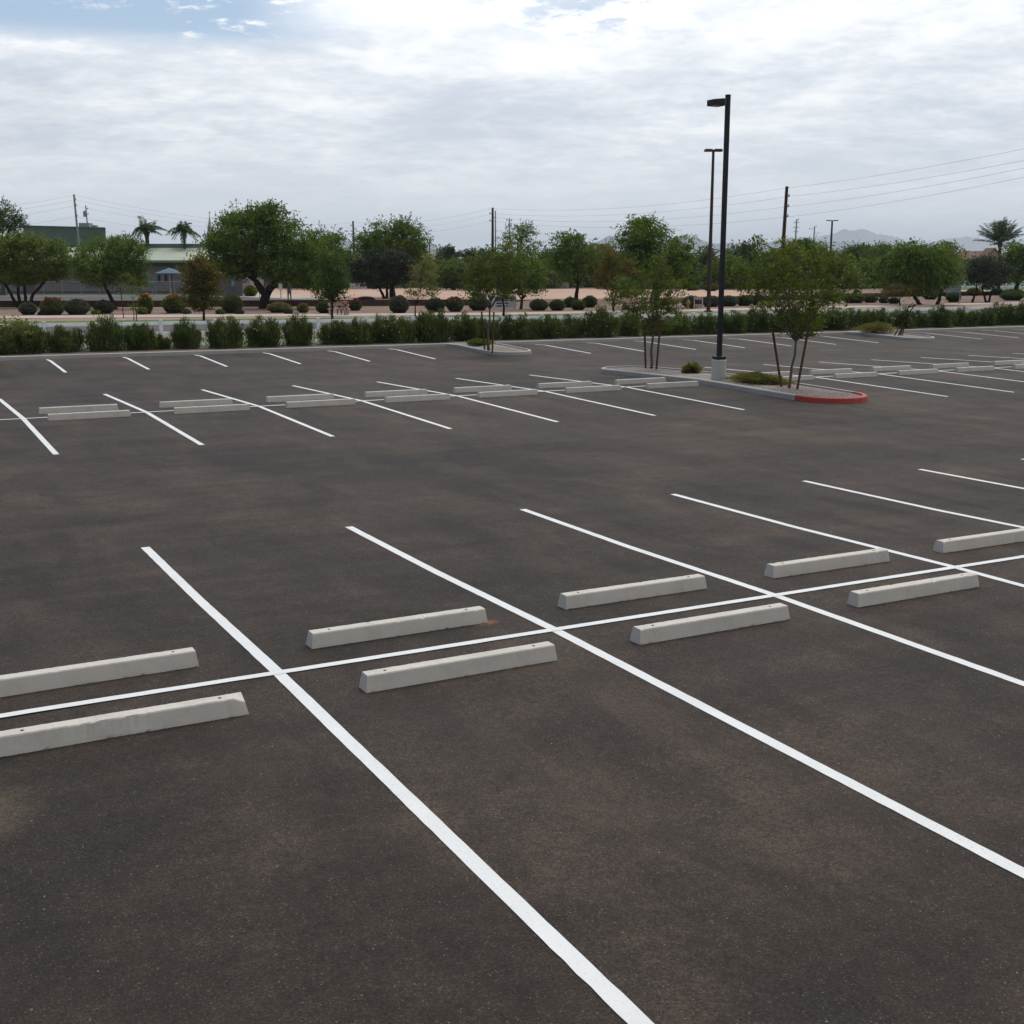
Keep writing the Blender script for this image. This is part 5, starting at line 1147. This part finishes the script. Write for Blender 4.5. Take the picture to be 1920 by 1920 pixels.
# ---------------------------------------------------------------- utility poles and wires
def upole(name, x, ytop, dist, lean, label, mat, r, arms=(), wood=True, zg=.5):
    Tp = at(x, ytop, dist); B = Tp.copy(); B[2] = zg; B = B + HR * lean * pxm(dist); o = empty(name, B, label, 'utility pole'); H = Tp[2] - zg
    MB().tube([(0, 0, 0), Tp - B], [r, r * .68], 10).build('pole', mat, o)
    for (ay, dx) in arms:
        z = at(x, ay, dist)[2] - zg; f = z / H; c = (Tp - B) * f; e = c + HR * dx * pxm(dist)
        am = MB().tube([c, e], .05, 6).build('arm', mat, o)
        MB().lathe(e + [0, 0, 0], [(.07, 0), (.10, .08), (.06, .14), (.09, .2), (.03, .26)], 8).build('insulator', M_GREYPOLE, am)
    return o
D1, D2, D3, D4 = 132., 178., 235., 160.
upole('utility_pole', 1475.5, 349.5, D1, -4, 'dark wooden utility pole with three short arms above the spreading tree', M_WOODPOLE, .24, [(368.5, 5), (387.5, 5), (406.5, 5)], zg=.3)
upole('utility_pole', 923.8, 389.5, D2, -1, 'brown wooden utility pole beside a thinner grey pole', M_WOODPOLE, .24, [(401, -5), (414.5, -5), (408, 5)])
upole('utility_pole', 928.8, 395, D2 + 9, 0, 'thin grey pole just behind the brown utility pole', M_GREYPOLE, .13)
upole('utility_pole', 661.8, 414.5, D3, 1, 'far reddish wooden pole with short arms beside the blue peak', M_WOODPOLE, .24, [(423, -4), (429, 5), (434, -4)])
upole('utility_pole', 138.5, 364.5, D4, 4, 'grey steel utility pole rising over the green metal hall', M_GREYPOLE, .17, [(375, 2), (386, 2), (406, 2)])
tp = upole('utility_pole', 160.5, 385, D4 + 50, 3, 'smaller grey pole carrying a transformer beside the steel pole', M_GREYPOLE, .15, [(392, 3), (402, 3)])
MB().lathe(at(159, 401, D4 + 50) - np.array(tp.location), [(.25, -.5), (.28, -.45), (.28, .4), (.2, .5)], 10).build('transformer', M_GREYPOLE, tp)
upole('utility_pole', 955, 409, 215, 1, 'thin far pole with a curved bracket above the open-crowned tree', M_GREYPOLE, .15, [(413, -5), (414, 4), (425, -4)])
upole('utility_pole', 1494, 411, 260, -2, 'far thin pole with several cross bars past the dark utility pole', M_GREYPOLE, .2, [(412, 3), (417.5, -4), (417.5, 4), (427, -4), (427, 4), (435, -3), (435, 3)])
upole('utility_pole', 1527.5, 424.5, 320, -2, 'farthest thin pole with two wide cross bars beside the far street lamp', M_GREYPOLE, .22, [(429, -9), (437, 9), (425, 3)])
def wire(P0, P1, sag, label):
    a, b = at(*P0), at(*P1); n_ = 24; pts = []
    for i in range(n_ + 1):
        t = i / n_; p = a * (1 - t) + b * t; p[2] -= sag * 4 * t * (1 - t); pts.append(p)
    setp(MB().tube(pts, .010, 5).build('power_cable', M_WIRE), label, 'power cable', 'overhead power cables')
for i, (y1, y0, y2) in enumerate([(352, 185, 391), (368, 212, 400.5), (387, 222, 408), (406, 237, 414.5)]):
    nm = ['topmost', 'second', 'third', 'lowest'][i]; ex = 1 if i == 0 else 6
    wire((1475.5 + ex, y1, D1), (2350, y0, 66), .5, nm + ' cable running from the dark wooden pole over the date palm side')
    wire((924, y2, D2), (1475.5 + ex, y1, D1), 1.05, nm + ' cable between the dark wooden pole and the brown pole')
for i, (ya, yb, sg_) in enumerate([(391, 416, 1.0), (401, 423, 1.2), (414.5, 433, 1.1)]):
    wire((661.8, yb, D3), (921, ya, D2), sg_, ['top', 'middle', 'bottom'][i] + ' cable between the brown pole and the far reddish pole')
for i, (ya, yb) in enumerate([(366, 418), (375, 425), (386, 431), (406, 438)]):
    wire((140, ya, D4), (661.8, yb, D3), 1.6, ['top', 'second', 'third', 'bottom'][i] + ' cable from the grey steel pole past the steeple')
    wire((-220, ya + 38, 135), (140, ya, D4), .5, ['top', 'second', 'third', 'bottom'][i] + ' cable from the grey steel pole over the dark feathery tree')

# ---------------------------------------------------------------- far buildings
st = empty('church_steeple', at(393, 500, 260) * [1, 1, 0] + [0, 0, .5], 'thin pale church spire with a cross above the trees', 'steeple')
O0 = np.array(st.location); c = Pq(393, 440, 260); t_ = Pq(393, 404, 260)
MB().tube([c - [0, 0, 6], c, c + [0, 0, .3], t_], [.75, .7, .55, .06], 4).build('spire', simple('spire_paint', (.38, .36, .38), .7), st)
cb = MB().tube([t_, t_ + [0, 0, .9]], .06, 4); cb.tube([t_ + [0, 0, .6] - HR * .3, t_ + [0, 0, .6] + HR * .3], .05, 4); cb.build('cross', M_GREYPOLE, st)
M_TILE = granular('roof_tile', [(.13, .075, .055), (.17, .10, .08), (.21, .13, .10)], 4, .4)
M_STUC = simple('tan_stucco', (.36, .26, .18), .85, .2, .08, 1); M_BLKW = simple('mauve_block_wall', (.16, .125, .12), .9, .15, .1, 1)
def house(x0, x1, ye, yr, yg_, dist, label, hip=.35, gable=None, wallm=M_STUC):
    o = empty('tile_roof_house', at((x0 + x1) / 2, 500, dist) * [1, 1, 0] + [0, 0, ZP], label, 'house'); global O0; O0 = np.array(o.location)
    A = lambda x, y, d: at(x, y, d) - O0
    dep = 10.; zb = 0.0
    a, b = A(x0, ye, dist), A(x1, ye, dist); a2, b2 = a + HF * dep, b + HF * dep
    lo = [np.array([p[0], p[1], zb]) for p in (a, b, b2, a2)]; inn = .4
    cc = (a + b + a2 + b2) / 4
    wl_ = [cc + (p - cc) * .95 for p in (a, b, b2, a2)]; lw = [np.array([p[0], p[1], 0]) for p in wl_]
    MB().add(lw + wl_, [[0, 1, 5, 4], [1, 2, 6, 5], [2, 3, 7, 6], [3, 0, 4, 7]]).build('wall', wallm, o)
    L_ = np.linalg.norm(b - a); zr = A((x0 + x1) / 2, yr, dist + dep / 2)[2]
    r0 = (a + a2) / 2 + HR * L_ * hip; r1 = (b + b2) / 2 - HR * L_ * hip; r0 = np.array([r0[0], r0[1], zr]); r1 = np.array([r1[0], r1[1], zr])
    MB().add([a, b, b2, a2, r0, r1], [[0, 1, 5, 4], [1, 2, 5], [2, 3, 4, 5], [3, 0, 4], [0, 3, 2, 1]]).build('roof', M_TILE, o)
    if gable:
        gx0, gx1, gy = gable; g0, g1, gm = A(gx0, ye + 2, dist - 1.5), A(gx1, ye + 2, dist - 1.5), A((gx0 + gx1) / 2, gy, dist - 1.5)
        v = [g0 * [1, 1, 0], g1 * [1, 1, 0], g1, gm, g0]; slab('gable_wall', wallm, v, 4, o)
        for e0 in (g0, g1):
            q_ = [e0 + (e0 - gm) * .12, gm + [0, 0, .12], gm + [0, 0, .42], e0 + (e0 - gm) * .12 + [0, 0, .3]]; slab('gable_trim', M_TILE, [np.array(p) - HF * .1 for p in q_], 4.2, o)
    for wx in (.3, .7):
        p = a * (1 - wx) + b * wx; cq = cc + (p - cc) * .95; cq[2] = 1.6; MB().box(cq - HF * .05, (1.3, .08, 1.1), rad(-28.23)).build('window', M_WIN, o)
    return o
house(1558, 1592, 484, 469, 0, 232, 'far house with a brown hip roof beside the far street lamp', .42)
house(1648, 1690, 478, 466, 0, 236, 'far house with its brown roof peeping over the trees', .3)
house(1806, 1880, 486, 470.5, 0, 215, 'far house with a reddish tile roof and tan gable below the palm', .18, gable=(1846, 1884, 469))
house(1268, 1300, 480, 474, 0, 240, 'far pale house wall seen past the tall grey-green tree', .3, wallm=M_BLKW)
# block walls and white fences behind the field
def far_wall(x0, x1, y0, y1, dist, label, mat=M_BLKW, name='block_wall'):
    o = empty(name, at((x0 + x1) / 2, 500, dist) * [1, 1, 0] + [0, 0, ZP], label, 'wall'); global O0; O0 = np.array(o.location)
    za = Pq(x0, y0, dist)[2]; a = Pq(x0, y1, dist); b = Pq(x1, y1, dist); a[2] = 0; b[2] = 0
    slab('wall_body', mat, [a, b, b + [0, 0, za], a + [0, 0, za]], .25, o); slab('coping', mat, [a - HF * .05 + [0, 0, za + .005], b - HF * .05 + [0, 0, za + .005], b - HF * .05 + [0, 0, za + .1], a - HF * .05 + [0, 0, za + .1]], .35, o); return o
far_wall(455, 720, 514, 536, 176, 'long mauve block wall behind the dirt field')
far_wall(655, 687, 532, 540, 166, 'low pale grey wall section beyond the field', M_PILLAR)
far_wall(820, 905, 516, 536, 182, 'brown block wall below the twin palms', M_BLKW)
far_wall(1034, 1066, 531, 541, 166, 'low grey wall with tan soil beside the far white fence', M_KERB)
def far_fence(x0, x1, y0, y1, dist, label, n_=6):
    o = empty('white_fence', at((x0 + x1) / 2, 500, dist) * [1, 1, 0] + [0, 0, ZP], label, 'fence', 'far white rail fences', rz=rad(-28.23)); k = pxm(dist); W_ = (x1 - x0) * k
    zt0 = at(x0, y0, dist)[2] - ZP; zt1 = at(x0, y1, dist)[2] - ZP; H_ = zt0
    for i in range(n_ + 1): MB().box((-W_ / 2 + W_ * i / n_, 0, H_ / 2), (.13, .13, H_)).build('post', M_WHITE, o)
    for f in (.95, .62, .30): MB().box((0, -.075, H_ * f), (W_, .04, .16)).build('rail', M_WHITE, o)
far_fence(1030, 1080, 520, 530, 172, 'far white rail fence behind the lone round-crowned tree', 8)
far_fence(1316, 1392, 523, 534, 160, 'far white rail fence crossing behind both lamp poles', 8)
far_fence(1792, 1935, 526.5, 533, 158, 'far white rail fence at the end of the lawn', 14)

# ---------------------------------------------------------------- mountains
def mountain(pts, dist, depth, label):
    """ridge profile seen as (x, y); built as a real ridge with spurs"""
    rng = np.random.default_rng(int(dist)); nx = 200; ny = 18; xs_ = np.linspace(pts[0][0], pts[-1][0], nx); prof = np.interp(xs_, [p[0] for p in pts], [p[1] for p in pts]) + rng.normal(size=nx) * .9
    k = pxm(dist); vs = []
    ph = rng.uniform(0, 6.28, 12); fr = rng.uniform(.02, .35, 12)
    for j in range(ny + 1):
        t = j / ny * 2 - 1        # -1 front foot, 0 crest, 1 back foot
        for i, x in enumerate(xs_):
            d_ = dist + t * depth; P = at(x, 500, d_); hgt = (at(x, prof[i], dist)[2])
            rg = sum(math.sin(fr[q] * (x + 40 * t * ((q % 3) - 1)) + ph[q]) for q in range(12)) / 12
            s_ = max(0, 1 - abs(t)) ** (1.15 + .6 * rg) if abs(t) > 0 else 1
            z = (hgt + 2) * s_ * (1 + .25 * rg * abs(t)) - 2; vs.append((P[0], P[1], z))
    fs = [[j * nx + i, j * nx + i + 1, (j + 1) * nx + i + 1, (j + 1) * nx + i] for j in range(ny) for i in range(nx - 1)]
    o = MB().add(vs, fs).build('mountain', M_MOUNT); setp(o, label, None, None, 'structure'); return o
mountain([(560, 500), (600, 470), (618, 446), (630, 443), (645, 444), (660, 455), (680, 470), (720, 480), (780, 462), (805, 457), (825, 464), (850, 470), (900, 473), (940, 478), (1010, 480), (1090, 465), (1120, 452), (1145, 442), (1160, 441), (1200, 450), (1250, 452), (1282, 440), (1300, 446), (1325, 454), (1345, 457), (1385, 454), (1400, 460), (1430, 455), (1480, 448), (1500, 446), (1530, 455), (1560, 453), (1590, 452), (1620, 462), (1680, 480), (1720, 500)], 8800, 1500, 'nearer hazy blue mountain ridge on the horizon')
mountain([(1440, 500), (1480, 462), (1520, 447), (1545, 441), (1565, 437), (1575, 430.5), (1592, 431.5), (1602, 430), (1622, 430), (1635, 438), (1655, 440), (1680, 445), (1700, 457), (1730, 458), (1760, 450), (1785, 446), (1810, 444.5), (1840, 448), (1880, 449), (1950, 447), (2050, 455), (2200, 500)], 16000, 2000, 'farther pale blue jagged mountain ridge on the horizon')

# ---------------------------------------------------------------- haze
hz = MB().box((6500, 9600, 270 - 2.0), (27000, 20800, 540), 0)
hz_o = hz.build('haze'); setp(hz_o, 'thin bluish haze over the far mountains', None, None, 'stuff')
hzm = bpy.data.materials.new('haze_air'); hzm.use_nodes = True; ht = NT(hzm.node_tree)
pv = ht.n('ShaderNodeVolumePrincipled', {'Density': 0.000095, 'Color': (.76, .88, 1.0, 1), 'Anisotropy': 0.0})
ht.n('ShaderNodeOutputMaterial', {1: pv.outputs[0]}); hz_o.data.materials.append(hzm)
